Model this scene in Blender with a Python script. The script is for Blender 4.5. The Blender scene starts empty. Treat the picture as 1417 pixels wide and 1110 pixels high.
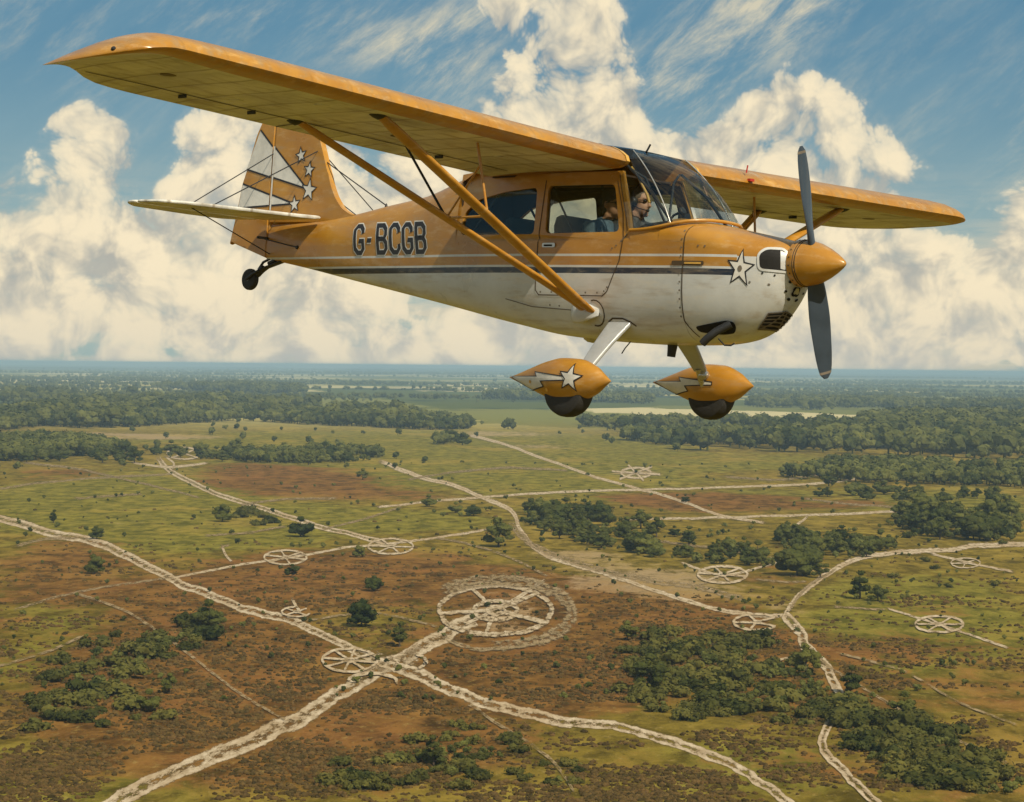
import bpy, bmesh, math, random
import numpy as np
from mathutils import Vector, Matrix, Euler
from mathutils.bvhtree import BVHTree
from mathutils.geometry import tessellate_polygon
from mathutils import noise as mnoise

R_ = math.radians
rnd = random.Random(7)
SC = bpy.context.scene
COL = SC.collection

# ------------------------------------------------------------------ camera
IW, IH, FPX = 1417.0, 1110.0, 3280.0          # photograph size, focal length in its pixels
CAM_H = 90.0                                  # camera height above the heath
PITCH = math.atan(48.0 / FPX)
ROLL = R_(0.62)
cam_d = bpy.data.cameras.new("camera")
cam = bpy.data.objects.new("camera", cam_d)
COL.objects.link(cam)
cam_d.sensor_fit = 'HORIZONTAL'
cam_d.sensor_width = 36.0
cam_d.lens = 36.0 * FPX / IW
cam_d.clip_start = 0.1
cam_d.clip_end = 200000.0
fwd = Vector((0, math.cos(PITCH), -math.sin(PITCH)))
rt0 = Vector((1, 0, 0)); up0 = rt0.cross(fwd)
rt = rt0 * math.cos(ROLL) + up0 * math.sin(ROLL)
up = rt.cross(fwd)
CL = Vector((0, 0, CAM_H))
RW = Matrix((rt, fwd, up)).transposed()        # (right, depth, up) -> world
cam.matrix_world = Matrix.Translation(CL) @ Matrix((rt, up, -fwd)).transposed().to_4x4()
SC.camera = cam

# ------------------------------------------------------------------ sun, exposure
SUN = Vector((0.36, -0.62, 0.68)).normalized()
sun_d = bpy.data.lights.new("sun", 'SUN')
sun_d.energy = 4.8
sun_d.angle = R_(0.6)
sun_d.color = (1.0, 0.87, 0.66)
sun_o = bpy.data.objects.new("sun", sun_d); COL.objects.link(sun_o)
sun_o.rotation_euler = SUN.to_track_quat('Z', 'Y').to_euler()
SC.view_settings.view_transform = 'Standard'
SC.view_settings.look = 'None'
SC.view_settings.exposure = 0.0
SC.view_settings.gamma = 1.0
SC.cycles.use_denoising = True
try:
    SC.cycles.denoiser = 'OPENIMAGEDENOISE'
except Exception:
    pass
SC.cycles.max_bounces = 6
SC.cycles.transparent_max_bounces = 24
SC.cycles.volume_bounces = 1
SC.cycles.caustics_reflective = False
SC.cycles.caustics_refractive = False
SC.cycles.sample_clamp_indirect = 8.0

# ------------------------------------------------------------------ node helpers
class NT:
    def __init__(s, tree): s.t = tree; s.n = tree.nodes; s.l = tree.links
    def new(s, kind, **kw):
        nd = s.n.new(kind)
        for k, v in kw.items(): setattr(nd, k, v)
        return nd
    def put(s, sock, v):
        if v is None: return
        if isinstance(v, bpy.types.NodeSocket): s.l.new(v, sock)
        else: sock.default_value = v
    def m(s, op, a, b=None, c=None, clamp=False):
        nd = s.new('ShaderNodeMath', operation=op, use_clamp=clamp)
        s.put(nd.inputs[0], a); s.put(nd.inputs[1], b); s.put(nd.inputs[2], c)
        return nd.outputs[0]
    def vm(s, op, a, b=None, scale=None):
        nd = s.new('ShaderNodeVectorMath', operation=op)
        s.put(nd.inputs[0], a); s.put(nd.inputs[1], b)
        if scale is not None: s.put(nd.inputs['Scale'], scale)
        return nd.outputs[0]
    def mix(s, f, a, b, kind='MIX'):
        nd = s.new('ShaderNodeMix', data_type='RGBA', blend_type=kind)
        s.put(nd.inputs[0], f)
        for k, v in ((6, a), (7, b)):
            if isinstance(v, (tuple, list)) and len(v) == 3: v = (*v, 1)
            s.put(nd.inputs[k], v)
        return nd.outputs[2]
    def noise(s, vec, scale, detail=4, rough=0.55, dist=0.0, kind=None):
        nd = s.new('ShaderNodeTexNoise')
        if kind: nd.noise_type = kind
        if vec is not None: s.l.new(vec, nd.inputs['Vector'])
        nd.inputs['Scale'].default_value = scale; nd.inputs['Detail'].default_value = detail
        nd.inputs['Roughness'].default_value = rough; nd.inputs['Distortion'].default_value = dist
        return nd.outputs[0]
    def smooth(s, v, lo, hi, a=0.0, b=1.0):
        nd = s.new('ShaderNodeMapRange', interpolation_type='SMOOTHSTEP')
        s.put(nd.inputs[0], v); nd.inputs[1].default_value = lo; nd.inputs[2].default_value = hi
        nd.inputs[3].default_value = a; nd.inputs[4].default_value = b
        return nd.outputs[0]
    def xyz(s, v):
        nd = s.new('ShaderNodeSeparateXYZ'); s.l.new(v, nd.inputs[0]); return nd.outputs
    def cxyz(s, x, y, z):
        nd = s.new('ShaderNodeCombineXYZ')
        for k, v in enumerate((x, y, z)): s.put(nd.inputs[k], v)
        return nd.outputs[0]

def lin(r, g, b):
    f = lambda c: (c / 255 / 12.92) if c / 255 <= 0.04045 else ((c / 255 + 0.055) / 1.055) ** 2.4
    return (f(r), f(g), f(b), 1.0)

# ------------------------------------------------------------------ world: sky and clouds
world = bpy.data.worlds.new("World"); SC.world = world
world.use_nodes = True
W = NT(world.node_tree); W.n.clear()
def sky_px(u, v):      # a direction of the photograph as (azimuth, elevation) * 10
    return ((u - 708.5) / FPX * 10, (507 + 0.0108 * (u - 708.5) - v) / FPX * 10)
SPX = 10.0 / FPX

CUMULUS = [  # u, v, ru, rv, weight : where the heaped clouds stand
    (110, 240, 80, 85, 1.0), (120, 190, 50, 45, .6), (285, 240, 95, 100, 1.0), (300, 170, 60, 45, .5), (250, 350, 260, 130, 1.0), (430, 300, 150, 130, .9), (380, 200, 90, 70, .6),
    (60, 400, 150, 90, 1.0), (330, 440, 260, 70, .9), (480, 420, 110, 90, .6), (560, 485, 280, 34, .9), (560, 290, 110, 80, .8),
    (770, 100, 95, 120, 1.2), (745, 10, 100, 80, 1.0), (800, 190, 90, 75, 1.0), (690, 215, 110, 60, .8), (840, 120, 50, 60, .6), (660, 260, 110, 60, .6),
    (1110, 190, 90, 75, 1.1), (1000, 220, 110, 75, .9), (1175, 230, 95, 95, 1.0), (1060, 300, 190, 110, 1.0), (940, 250, 70, 60, .5),
    (1180, 360, 140, 90, .9), (1290, 430, 150, 70, 1.0), (1150, 460, 260, 50, .9), (1400, 300, 50, 80, .9), (1410, 420, 80, 80, .9),
    (900, 470, 320, 50, .9), (880, 320, 120, 120, .7), (40, 320, 60, 80, .7), (650, 440, 130, 70, .55), (200, 485, 300, 30, .9), (1330, 488, 200, 26, .9), (700, 492, 500, 16, .7),
]
BLUE = [  # clear patches
    (45, 200, 50, 100, .6), (212, 205, 34, 75, .95), (600, 410, 40, 28, .75), (545, 440, 60, 22, .35), (1285, 300, 50, 40, .9), (420, 80, 330, 60, .7), (925, 140, 50, 50, .5),
    (1310, 110, 150, 120, .9), (600, 60, 50, 50, .3), (505, 240, 40, 30, .5), (200, 480, 260, 10, .3),
]
CIRRUS = [(870, 175, 50, 40, .9), (915, 130, 60, 45, 1.2), (965, 88, 65, 50, 1.3), (1025, 50, 75, 50, 1.2), (1090, 15, 80, 40, .9), (890, 60, 50, 60, .3), (610, 115, 80, 50, .9), (560, 70, 60, 40, .5), (640, 35, 60, 40, .8), (470, 60, 130, 35, .45), (330, 28, 160, 25, .5), (1240, 150, 120, 80, .25), (60, 50, 110, 45, .55), (130, 110, 60, 40, .3), (1385, 200, 40, 90, .4)]

def blob_sum(N, vec, lst):
    """sum of soft bumps; vec = (azimuth, elevation, 0) * 10"""
    tot = None
    for u, v, ru, rv, w in lst:
        a, e = sky_px(u, v); kx, ky = 1 / (ru * SPX), 1 / (rv * SPX)
        nd = N.new('ShaderNodeVectorMath', operation='MULTIPLY_ADD')
        N.l.new(vec, nd.inputs[0]); nd.inputs[1].default_value = (kx, ky, 0); nd.inputs[2].default_value = (-a * kx, -e * ky, 0)
        dt = N.new('ShaderNodeVectorMath', operation='DOT_PRODUCT')
        N.l.new(nd.outputs[0], dt.inputs[0]); N.l.new(nd.outputs[0], dt.inputs[1])
        g = N.m('POWER', 0.3679, dt.outputs['Value'])
        tot = N.m('MULTIPLY', g, w) if tot is None else N.m('MULTIPLY_ADD', g, w, tot)
    return tot

tc = W.new('ShaderNodeTexCoord')
dx_, dy_, dz_ = W.xyz(tc.outputs['Generated'])
az = W.m('MULTIPLY', W.m('ARCTAN2', dx_, dy_), 10.0)
el = W.m('MULTIPLY', W.m('ARCSINE', dz_), 10.0)
P_ = W.cxyz(az, el, 0.0)
wn = W.new('ShaderNodeTexNoise'); W.l.new(P_, wn.inputs['Vector']); wn.inputs['Scale'].default_value = 2.2; wn.inputs['Detail'].default_value = 2
warp = W.vm('SCALE', W.vm('SUBTRACT', wn.outputs['Color'], (0.5, 0.5, 0.5)), scale=0.30)
Q_ = W.vm('ADD', P_, warp)
base = W.m('MINIMUM', blob_sum(W, Q_, CUMULUS), 1.0)
base = W.m('SUBTRACT', base, blob_sum(W, Q_, BLUE))
out = W.m('MAXIMUM', W.smooth(W.m('ABSOLUTE', az), 2.3, 2.9), W.smooth(el, 1.7, 2.4))   # beyond the photographed part: scattered heaps
gen = W.smooth(W.noise(P_, 0.55, 3, 0.5), 0.40, 0.62, 0.0, 0.9)
base = W.m('ADD', W.m('MULTIPLY', base, W.m('SUBTRACT', 1.0, out)), W.m('MULTIPLY', gen, out))
def billow(N, q, dv, dn):
    vo = N.new('ShaderNodeTexVoronoi', feature='F1'); N.l.new(q, vo.inputs['Vector'])
    vo.voronoi_dimensions = '2D'
    vo.inputs['Scale'].default_value = 4.2; vo.inputs['Detail'].default_value = dv; vo.inputs['Roughness'].default_value = 0.55
    vo.inputs['Lacunarity'].default_value = 2.3
    fb = N.m('SUBTRACT', N.noise(q, 3.0, dn, 0.60), 0.5)
    return N.m('MULTIPLY_ADD', N.m('SUBTRACT', 0.42, vo.outputs['Distance']), 0.55, N.m('MULTIPLY', fb, 1.15))
B0 = billow(W, Q_, 3.0, 8)
B1 = billow(W, W.vm('ADD', Q_, (0.085, 0.10, 0.0)), 2.0, 5)      # a step towards the sun's side
D0 = W.m('ADD', base, B0)
alpha = W.m('ADD', W.m('MULTIPLY', W.smooth(D0, 0.30, 0.50), 0.55), W.m('MULTIPLY', W.smooth(D0, 0.08, 0.90), 0.45))
relief = W.m('SUBTRACT', B0, B1)
core = W.smooth(D0, 0.5, 1.5)
shade = W.smooth(W.m('ADD', W.m('MULTIPLY', relief, 0.95), W.m('MULTIPLY', W.m('SUBTRACT', W.noise(P_, 1.6, 5, 0.6), 0.5), 0.9)), -0.50, 0.26)
low = W.smooth(el, 0.0, 0.45)                          # bases near the horizon are in their own shade
shade = W.m('MULTIPLY', shade, W.m('ADD', W.m('MULTIPLY', low, 0.30), 0.70))
c_dark = W.mix(low, lin(188, 188, 180), lin(178, 177, 168))
cloud = W.mix(shade, c_dark, lin(248, 232, 198))
# thin high cloud in diagonal streaks
ca, sa = math.cos(R_(38)), math.sin(R_(38))
xr = W.m('ADD', W.m('MULTIPLY', az, ca), W.m('MULTIPLY', el, sa))
yr = W.m('SUBTRACT', W.m('MULTIPLY', el, ca), W.m('MULTIPLY', az, sa))
st = W.noise(W.cxyz(W.m('MULTIPLY', xr, 1.3), W.m('MULTIPLY', yr, 4.2), 1.0), 1.5, 9, 0.70, 0.2)
cir = W.m('MULTIPLY', W.m('MINIMUM', W.m('MULTIPLY', blob_sum(W, P_, CIRRUS), 1.25), 1.35), W.smooth(st, 0.40, 0.86))
cir = W.m('ADD', cir, W.m('MULTIPLY', W.smooth(st, 0.46, 0.80), 0.16), clamp=True)
sky = W.new('ShaderNodeTexSky'); sky.sky_type = 'NISHITA'; sky.sun_disc = False
sky.sun_elevation = math.asin(SUN.z); sky.sun_rotation = math.atan2(SUN.x, SUN.y)
sky.altitude = 90; sky.air_density = 1.0; sky.dust_density = 0.6; sky.ozone_density = 2.2
nish = W.vm('SCALE', sky.outputs[0], scale=0.075)
tint = W.mix(1.0, nish, (0.80, 1.02, 0.98), 'MULTIPLY')
deep = W.mix(W.smooth(el, 0.0, 1.5), lin(160, 182, 180), lin(84, 130, 158))
blue = W.mix(0.80, tint, deep)
blue = W.mix(W.m('MULTIPLY', W.m('SUBTRACT', W.noise(W.cxyz(W.m('MULTIPLY', xr, 0.8), W.m('MULTIPLY', yr, 3.0), 5.0), 2.0, 6, 0.6), 0.35), 0.9, clamp=True), blue, W.mix(0.5, blue, lin(150, 178, 186)))
lay = W.smooth(W.noise(W.cxyz(W.m('MULTIPLY', az, 1.1), W.m('MULTIPLY', el, 6.5), 8.0), 1.6, 6, 0.62), 0.36, 0.60)
lay = W.m('MULTIPLY', W.m('MULTIPLY', lay, W.smooth(el, 0.95, 0.15)), 0.85)
blue = W.mix(lay, blue, lin(214, 204, 180))
c1 = W.mix(W.m('MULTIPLY', cir, 0.80), blue, lin(228, 216, 184))
c2 = W.mix(alpha, c1, cloud)
bg = W.new('ShaderNodeBackground'); W.l.new(c2, bg.inputs['Color']); bg.inputs['Strength'].default_value = 1.0
wo = W.new('ShaderNodeOutputWorld'); W.l.new(bg.outputs[0], wo.inputs['Surface'])
world.cycles.sampling_method = 'MANUAL'; world.cycles.sample_map_resolution = 1024

# ------------------------------------------------------------------ object helpers
class MB:
    """collects vertices and faces of ONE mesh object"""
    def __init__(s): s.v = []; s.f = []; s.mi = []
    def add(s, vs, fs, mi=0):
        o = len(s.v); s.v += [tuple(p) for p in vs]; s.f += [tuple(i + o for i in f) for f in fs]; s.mi += [mi] * len(fs); return s
    def box(s, c, size, rot=None, mi=0):
        hx, hy, hz = size[0] / 2, size[1] / 2, size[2] / 2
        vs = [Vector((x, y, z)) for x in (-hx, hx) for y in (-hy, hy) for z in (-hz, hz)]
        if rot: vs = [rot @ p for p in vs]
        c = Vector(c)
        return s.add([p + c for p in vs], [(0, 1, 3, 2), (4, 6, 7, 5), (0, 4, 5, 1), (2, 3, 7, 6), (0, 2, 6, 4), (1, 5, 7, 3)], mi)
    def loft(s, rings, closed=True, cap=True, mi=0):
        n = len(rings[0]); vs = [p for r in rings for p in r]; fs = []
        for i in range(len(rings) - 1):
            for k in range(n if closed else n - 1):
                a = i * n + k; b = i * n + (k + 1) % n
                fs.append((a, b, b + n, a + n))
        if cap and closed:
            fs.append(tuple(range(n))[::-1]); fs.append(tuple(range((len(rings) - 1) * n, len(rings) * n)))
        return s.add(vs, fs, mi)
    def tube(s, pts, r, n=10, flat=None, mi=0):
        """round tube through pts; r a number or a list; flat=(axis, k) widens the section k times along an axis"""
        pts = [Vector(p) for p in pts]; rs = r if isinstance(r, (list, tuple)) else [r] * len(pts)
        rings = []; prev = None
        for i, p in enumerate(pts):
            t = (pts[min(i + 1, len(pts) - 1)] - pts[max(i - 1, 0)]).normalized()
            if flat: ref = Vector(flat[0])
            elif prev is not None: ref = prev
            else: ref = Vector((0, 0, 1)) if abs(t.z) < .9 else Vector((1, 0, 0))
            a = (ref - t * ref.dot(t)).normalized(); b = t.cross(a); prev = a
            k = flat[1] if flat else 1.0
            rings.append([p + a * (math.cos(2 * math.pi * j / n) * rs[i] * k) + b * (math.sin(2 * math.pi * j / n) * rs[i]) for j in range(n)])
        return s.loft(rings, mi=mi)
    def lathe(s, c, axis, prof, n=32, mi=0):
        """prof = [(distance along axis, radius)]"""
        ax = Vector(axis).normalized(); ref = Vector((0, 0, 1)) if abs(ax.z) < .9 else Vector((1, 0, 0))
        a = (ref - ax * ref.dot(ax)).normalized(); b = ax.cross(a); c = Vector(c)
        rings = [[c + ax * d + a * (math.cos(2 * math.pi * j / n) * r) + b * (math.sin(2 * math.pi * j / n) * r) for j in range(n)] for d, r in prof]
        return s.loft(rings, mi=mi)
    def plate(s, loops, y0, y1, fy=None, mi=0):
        """(x, z) outline with holes, thickness y0..y1; fy(x, z) adds a y offset"""
        pts = [p for l in loops for p in l]; n = len(pts)
        tri = tessellate_polygon([[Vector((x, z, 0)) for x, z in l] for l in loops])
        g = fy or (lambda x, z: 0.0)
        vs = [(x, y0 + g(x, z), z) for x, z in pts] + [(x, y1 + g(x, z), z) for x, z in pts]
        fs = [tuple(t) for t in tri] + [tuple(i + n for i in t)[::-1] for t in tri]
        o = 0
        for l in loops:
            m = len(l)
            for k in range(m):
                a = o + k; b = o + (k + 1) % m; fs.append((a, b, b + n, a + n))
            o += m
        return s.add(vs, fs, mi)
    def build(s, name, mat, parent=None, smooth=None, bevel=None, normals=True):
        me = bpy.data.meshes.new(name); me.from_pydata(s.v, [], s.f); me.update()
        for m_ in (mat if isinstance(mat, (list, tuple)) else [mat]): me.materials.append(m_)
        if any(s.mi): me.polygons.foreach_set('material_index', s.mi)
        if normals or smooth is not None:
            b = bmesh.new(); b.from_mesh(me)
            if normals: bmesh.ops.recalc_face_normals(b, faces=b.faces)
            b.to_mesh(me); b.free()
        if smooth is not None:
            me.polygons.foreach_set('use_smooth', [True] * len(me.polygons))
            me.set_sharp_from_angle(angle=R_(smooth))
        o = bpy.data.objects.new(name, me); COL.objects.link(o)
        if parent is not None: o.parent = parent
        if bevel:
            md = o.modifiers.new("bevel", 'BEVEL'); md.width = bevel; md.segments = 2; md.limit_method = 'ANGLE'
        return o

def tag(o, label=None, cat=None, group=None, kind=None):
    if label: o['label'] = label
    if cat: o['category'] = cat
    if group: o['group'] = group
    if kind: o['kind'] = kind
    return o
def empty(name, label, cat, mw=None, group=None):
    o = bpy.data.objects.new(name, None); COL.objects.link(o); o.empty_display_size = .2
    if mw is not None: o.matrix_world = mw
    return tag(o, label, cat, group)
def rounded(pts, r, n=5):
    """round the corners of a 2-D polygon"""
    out = []; m = len(pts)
    for i in range(m):
        p0, p1, p2 = (Vector(pts[(i + k) % m]).to_2d() for k in (-1, 0, 1))
        d0, d1 = p0 - p1, p2 - p1
        q = min(r, d0.length * .45, d1.length * .45)
        a, b = p1 + d0.normalized() * q, p1 + d1.normalized() * q
        for k in range(n + 1):
            t = k / n; out.append(tuple(a * (1 - t) ** 2 + p1 * 2 * t * (1 - t) + b * t * t))
    return out

# ------------------------------------------------------------------ materials of the aeroplane
def mat(name):
    m = bpy.data.materials.new(name); m.use_nodes = True
    N = NT(m.node_tree); N.n.clear()
    out = N.new('ShaderNodeOutputMaterial'); b = N.new('ShaderNodeBsdfPrincipled'); N.l.new(b.outputs[0], out.inputs[0])
    return m, N, b, out
def simple(name, col, rough=.5, metal=0.0, vary=.12, scale=6.0, coat=0.0, bump=0.0):
    m, N, b, _ = mat(name)
    tc = N.new('ShaderNodeTexCoord')
    n = N.noise(tc.outputs['Object'], scale, 5, .6)
    c = N.mix(N.smooth(n, .3, .7), tuple(x * (1 - vary) for x in col[:3]), tuple(min(1, x * (1 + vary)) for x in col[:3]))
    N.l.new(c, b.inputs['Base Color'])
    N.l.new(N.smooth(n, .25, .75, max(0.02, rough - .08), min(1, rough + .10)), b.inputs['Roughness'])
    b.inputs['Metallic'].default_value = metal; b.inputs['Coat Weight'].default_value = coat; b.inputs['Coat Roughness'].default_value = .12
    if bump:
        bp = N.new('ShaderNodeBump'); bp.inputs['Strength'].default_value = bump; bp.inputs['Distance'].default_value = .01
        N.l.new(N.noise(tc.outputs['Object'], scale * 4, 4), bp.inputs['Height']); N.l.new(bp.outputs[0], b.inputs['Normal'])
    return m
YEL = (0.46, 0.223, 0.023); WHI = (0.64, 0.66, 0.665); NAVY = (0.012, 0.020, 0.042)
def paint(name, scheme):
    """aircraft enamel: the colour scheme is laid out in the aeroplane's own coordinates, with streaks of dirt and faded patches"""
    m, N, b, _ = mat(name)
    tc = N.new('ShaderNodeTexCoord'); ob = tc.outputs['Object']
    x, y, z = N.xyz(ob)
    n1 = N.noise(ob, 2.2, 6, .62); n2 = N.noise(N.vm('MULTIPLY', ob, (1.2, 5.0, 7.0)), 2.5, 6, .6)
    yel = N.mix(N.smooth(n1, .3, .72), (YEL[0] * .86, YEL[1] * .80, YEL[2] * .8), (YEL[0] * 1.10, YEL[1] * 1.12, YEL[2] * 1.3))
    whi = N.mix(N.smooth(n1, .3, .72), tuple(c * .86 for c in WHI), tuple(min(1, c * 1.06) for c in WHI))
    gt, lt = (lambda a, v: N.m('GREATER_THAN', a, v)), (lambda a, v: N.m('LESS_THAN', a, v))
    if scheme == 'fuselage':
        stripe = lambda z0, z1: N.m('MULTIPLY', gt(z, z0), lt(z, z1))
        aft = lt(x, -0.72)
        c = N.mix(gt(z, 0.021), whi, yel)                                  # nose: white up to the upper line
        ca = N.mix(gt(z, -0.055), whi, yel)
        ca = N.mix(stripe(0.012, 0.030), ca, whi)
        ca = N.mix(stripe(-0.117, -0.072), ca, (*NAVY, 1))
        c = N.mix(aft, c, ca)
        oil = N.m('MULTIPLY', N.smooth(z, -.62, -.30, 1, 0), N.smooth(n2, .42, .70))   # oil and exhaust streaks along the belly
        c = N.mix(N.m('MULTIPLY', oil, .32), c, (.30, .235, .15))
    elif scheme == 'yellow':
        c = yel
    elif scheme == 'wing':
        c = yel
        geo = N.new('ShaderNodeNewGeometry')
        c = N.mix(N.m('MULTIPLY', N.smooth(n2, .40, .68), .6), c, (.36, .19, .04))
        rb_w = N.m('ABSOLUTE', N.m('SUBTRACT', N.m('FRACT', N.m('MULTIPLY', y, 2.9)), .5))
        c = N.mix(N.m('MULTIPLY', N.smooth(rb_w, .45, .495), .40), c, (.30, .145, .02))
        c = N.mix(N.m('MULTIPLY', N.smooth(N.noise(N.vm('MULTIPLY', ob, (3.0, .7, 3.0)), 3.0, 6, .65), .56, .74), .55), c, (.72, .45, .14))
    else:
        c = whi
    c = N.mix(N.m('MULTIPLY', N.smooth(n2, .48, .78), .48), c, (.33, .25, .15))
    n3 = N.noise(N.vm('MULTIPLY', ob, (1.0, 2.0, 3.5)), 4.5, 7, .68)
    c = N.mix(N.m('MULTIPLY', N.smooth(n3, .50, .70), .34), c, N.mix(.5, c, (.85, .70, .45, 1)))
    N.l.new(c, b.inputs['Base Color'])
    N.l.new(N.smooth(n1, .3, .75, .26, .44), b.inputs['Roughness'])
    b.inputs['Coat Weight'].default_value = .25; b.inputs['Coat Roughness'].default_value = .18
    bp = N.new('ShaderNodeBump'); bp.inputs['Strength'].default_value = .10; bp.inputs['Distance'].default_value = .02
    N.l.new(N.noise(ob, 5.0, 3), bp.inputs['Height']); N.l.new(bp.outputs[0], b.inputs['Normal'])
    return m
M_FUS = paint("fuselage_enamel", 'fuselage'); M_YEL = paint("yellow_enamel", 'yellow'); M_WING = paint("wing_fabric", 'wing'); M_WHI = paint("white_enamel", 'white')
def wing_under():
    m, N, b, _ = mat("wing_underside_fabric")
    tc = N.new('ShaderNodeTexCoord'); ob = tc.outputs['Object']
    x, y, z = N.xyz(ob)
    n1 = N.noise(N.vm('MULTIPLY', ob, (1.0, 2.5, 1.0)), 1.6, 7, .65)
    c = N.mix(N.smooth(n1, .3, .7), (.46, .46, .43), (.74, .74, .69))
    rib = N.m('ABSOLUTE', N.m('SUBTRACT', N.m('FRACT', N.m('MULTIPLY', y, 2.9)), .5))
    c = N.mix(N.m('MULTIPLY', N.smooth(rib, .44, .495), .60), c, (.17, .12, .06))
    c = N.mix(N.m('MULTIPLY', N.smooth(N.noise(N.vm('MULTIPLY', ob, (5, 1.4, 1)), 2.2, 5, .6), .48, .72), .65), c, (.22, .165, .10))
    N.l.new(c, b.inputs['Base Color']); b.inputs['Roughness'].default_value = .42
    bp = N.new('ShaderNodeBump'); bp.inputs['Strength'].default_value = .25; bp.inputs['Distance'].default_value = .01
    N.l.new(N.smooth(rib, .40, .5), bp.inputs['Height']); N.l.new(bp.outputs[0], b.inputs['Normal'])
    return m
M_UNDER = wing_under()
M_DECW = simple("white_lettering_paint", (.66, .645, .60), .4, vary=.10, scale=12)
M_DECB = simple("black_outline_paint", (.016, .016, .02), .45)
M_NAVY = simple("navy_paint", NAVY, .4)
M_BLACK = simple("black_rubber", (.030, .030, .030), .75, bump=.3, scale=20)
M_DARK = simple("dark_steel", (.035, .037, .04), .5, .4)
M_RIM = simple("wheel_alloy", (.16, .155, .15), .45, .7)
M_GREY = simple("grey_gear_leg_paint", (.42, .44, .45), .35, .15, coat=.2)
M_CHROME = simple("bare_alloy", (.55, .54, .5), .3, .8)
M_FLATBLACK = simple("shade_and_fitting_black", (.010, .0095, .009), .85)  # near-black colour standing in for shade inside openings; also small dark fittings
M_PROP = simple("propeller_blue_black", (.030, .045, .065), .38, coat=.3)
M_LINE = simple("panel_joint_dark_line", (.075, .05, .025), .8)  # dark line colour of joints, seams and small fittings
M_LINEW = simple("panel_seam_sealant", (.16, .135, .105), .8)
M_LINING = simple("cabin_lining", (.060, .034, .017), .8, scale=14)
M_SEAT = simple("blue_grey_seat_cloth", (.055, .080, .095), .85, scale=20, bump=.2)
M_DASH = simple("black_glareshield", (.020, .026, .032), .6)
M_SHIRT = simple("blue_shirt_cloth", (.085, .135, .185), .85, vary=.3, scale=18, bump=.5)
M_SHIRT2 = simple("dark_jacket_cloth", (.050, .055, .060), .85, vary=.3, scale=18, bump=.5)
M_TROUS = simple("dark_trouser_cloth", (.04, .045, .055), .9, scale=20)
M_SKIN = simple("skin", (.46, .245, .150), .55, vary=.10, scale=16)
M_HAIR = simple("dark_hair", (.020, .014, .010), .6, scale=40, bump=.6)
M_CAP = simple("dark_cap_cloth", (.028, .026, .028), .85, scale=30)
M_HAIR2 = simple("grey_brown_hair", (.13, .095, .065), .65, scale=40, bump=.6)
M_EYE = simple("dark_glass_lens", (.008, .008, .010), .15, vary=.02)
M_RED = simple("red_marker_paint", (.45, .03, .02), .5)
M_YTUBE = simple("yellow_tube_paint", (.62, .36, .07), .4, coat=.2)
def glass(name, tint, ref=.16):
    m = bpy.data.materials.new(name); m.use_nodes = True
    N = NT(m.node_tree); N.n.clear()
    out = N.new('ShaderNodeOutputMaterial'); tr = N.new('ShaderNodeBsdfTransparent'); gl = N.new('ShaderNodeBsdfGlossy'); mx = N.new('ShaderNodeMixShader')
    tc = N.new('ShaderNodeTexCoord')
    n = N.noise(tc.outputs['Object'], 3.0, 5, .6)
    N.l.new(N.mix(n, tuple(c * .92 for c in tint[:3]), tint[:3]), tr.inputs[0])
    gl.inputs['Roughness'].default_value = .06; gl.inputs[0].default_value = (1, 1, 1, 1)
    lw = N.new('ShaderNodeLayerWeight'); lw.inputs[0].default_value = .35
    f = N.m('MULTIPLY_ADD', lw.outputs['Fresnel'], .50 if ref > .15 else .05, ref * .15)
    N.l.new(f, mx.inputs[0]); N.l.new(tr.outputs[0], mx.inputs[1]); N.l.new(gl.outputs[0], mx.inputs[2]); N.l.new(mx.outputs[0], out.inputs[0])
    return m
M_GLASS = glass("window_perspex", (.84, .86, .82), .10); M_SCREEN = glass("windscreen_perspex", (.76, .82, .83), .18); M_SKYL = glass("tinted_skylight_perspex", (.10, .15, .20), .3)

# ------------------------------------------------------------------ the aeroplane: pose
YAW, PIT, ROL = -0.7912, 0.0446, -0.0539
def rotm(a, b, c): return Matrix.Rotation(a, 3, 'Z') @ Matrix.Rotation(b, 3, 'Y') @ Matrix.Rotation(c, 3, 'X')
MP = Matrix.Translation(CL) @ (RW @ rotm(YAW, PIT, ROL)).to_4x4()
MP.translation = CL + RW @ Vector((2.3323, 16.5499, 0.9594))
plane = empty("light_aircraft", "yellow and white high-wing light aeroplane with tail wheel flying over the heath", "aeroplane", MP)

# aeroplane coordinates: x forward from the spinner tip, y to port, z up from the thrust line
def interp(tab):
    xs = [t[0] for t in tab]; ys = [t[1] for t in tab]
    def f(x):
        if x <= xs[0]: return ys[0]
        if x >= xs[-1]: return ys[-1]
        i = max(k for k in range(len(xs) - 1) if xs[k] <= x)
        h = xs[i + 1] - xs[i]; t = (x - xs[i]) / h
        def sl(k):
            if k == 0 or k == len(xs) - 1: 
                j = min(k, len(xs) - 2) if k == 0 else k - 1
                return (ys[j + 1] - ys[j]) / (xs[j + 1] - xs[j])
            a = (ys[k] - ys[k - 1]) / (xs[k] - xs[k - 1]); b = (ys[k + 1] - ys[k]) / (xs[k + 1] - xs[k])
            return 0 if a * b <= 0 else 2 * a * b / (a + b)
        m0, m1 = sl(i) * h, sl(i + 1) * h
        return ys[i] * (2 * t ** 3 - 3 * t * t + 1) + m0 * (t ** 3 - 2 * t * t + t) + ys[i + 1] * (-2 * t ** 3 + 3 * t * t) + m1 * (t ** 3 - t * t)
    return f
f_w = interp([(-6.43, .022), (-5.9, .075), (-5.0, .165), (-4.2, .25), (-3.65, .325), (-2.9, .385), (-2.2, .395), (-1.3, .395), (-1.0, .378), (-.8, .345), (-.6, .285), (-.5, .240), (-.44, .196), (-.405, .158)])
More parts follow.
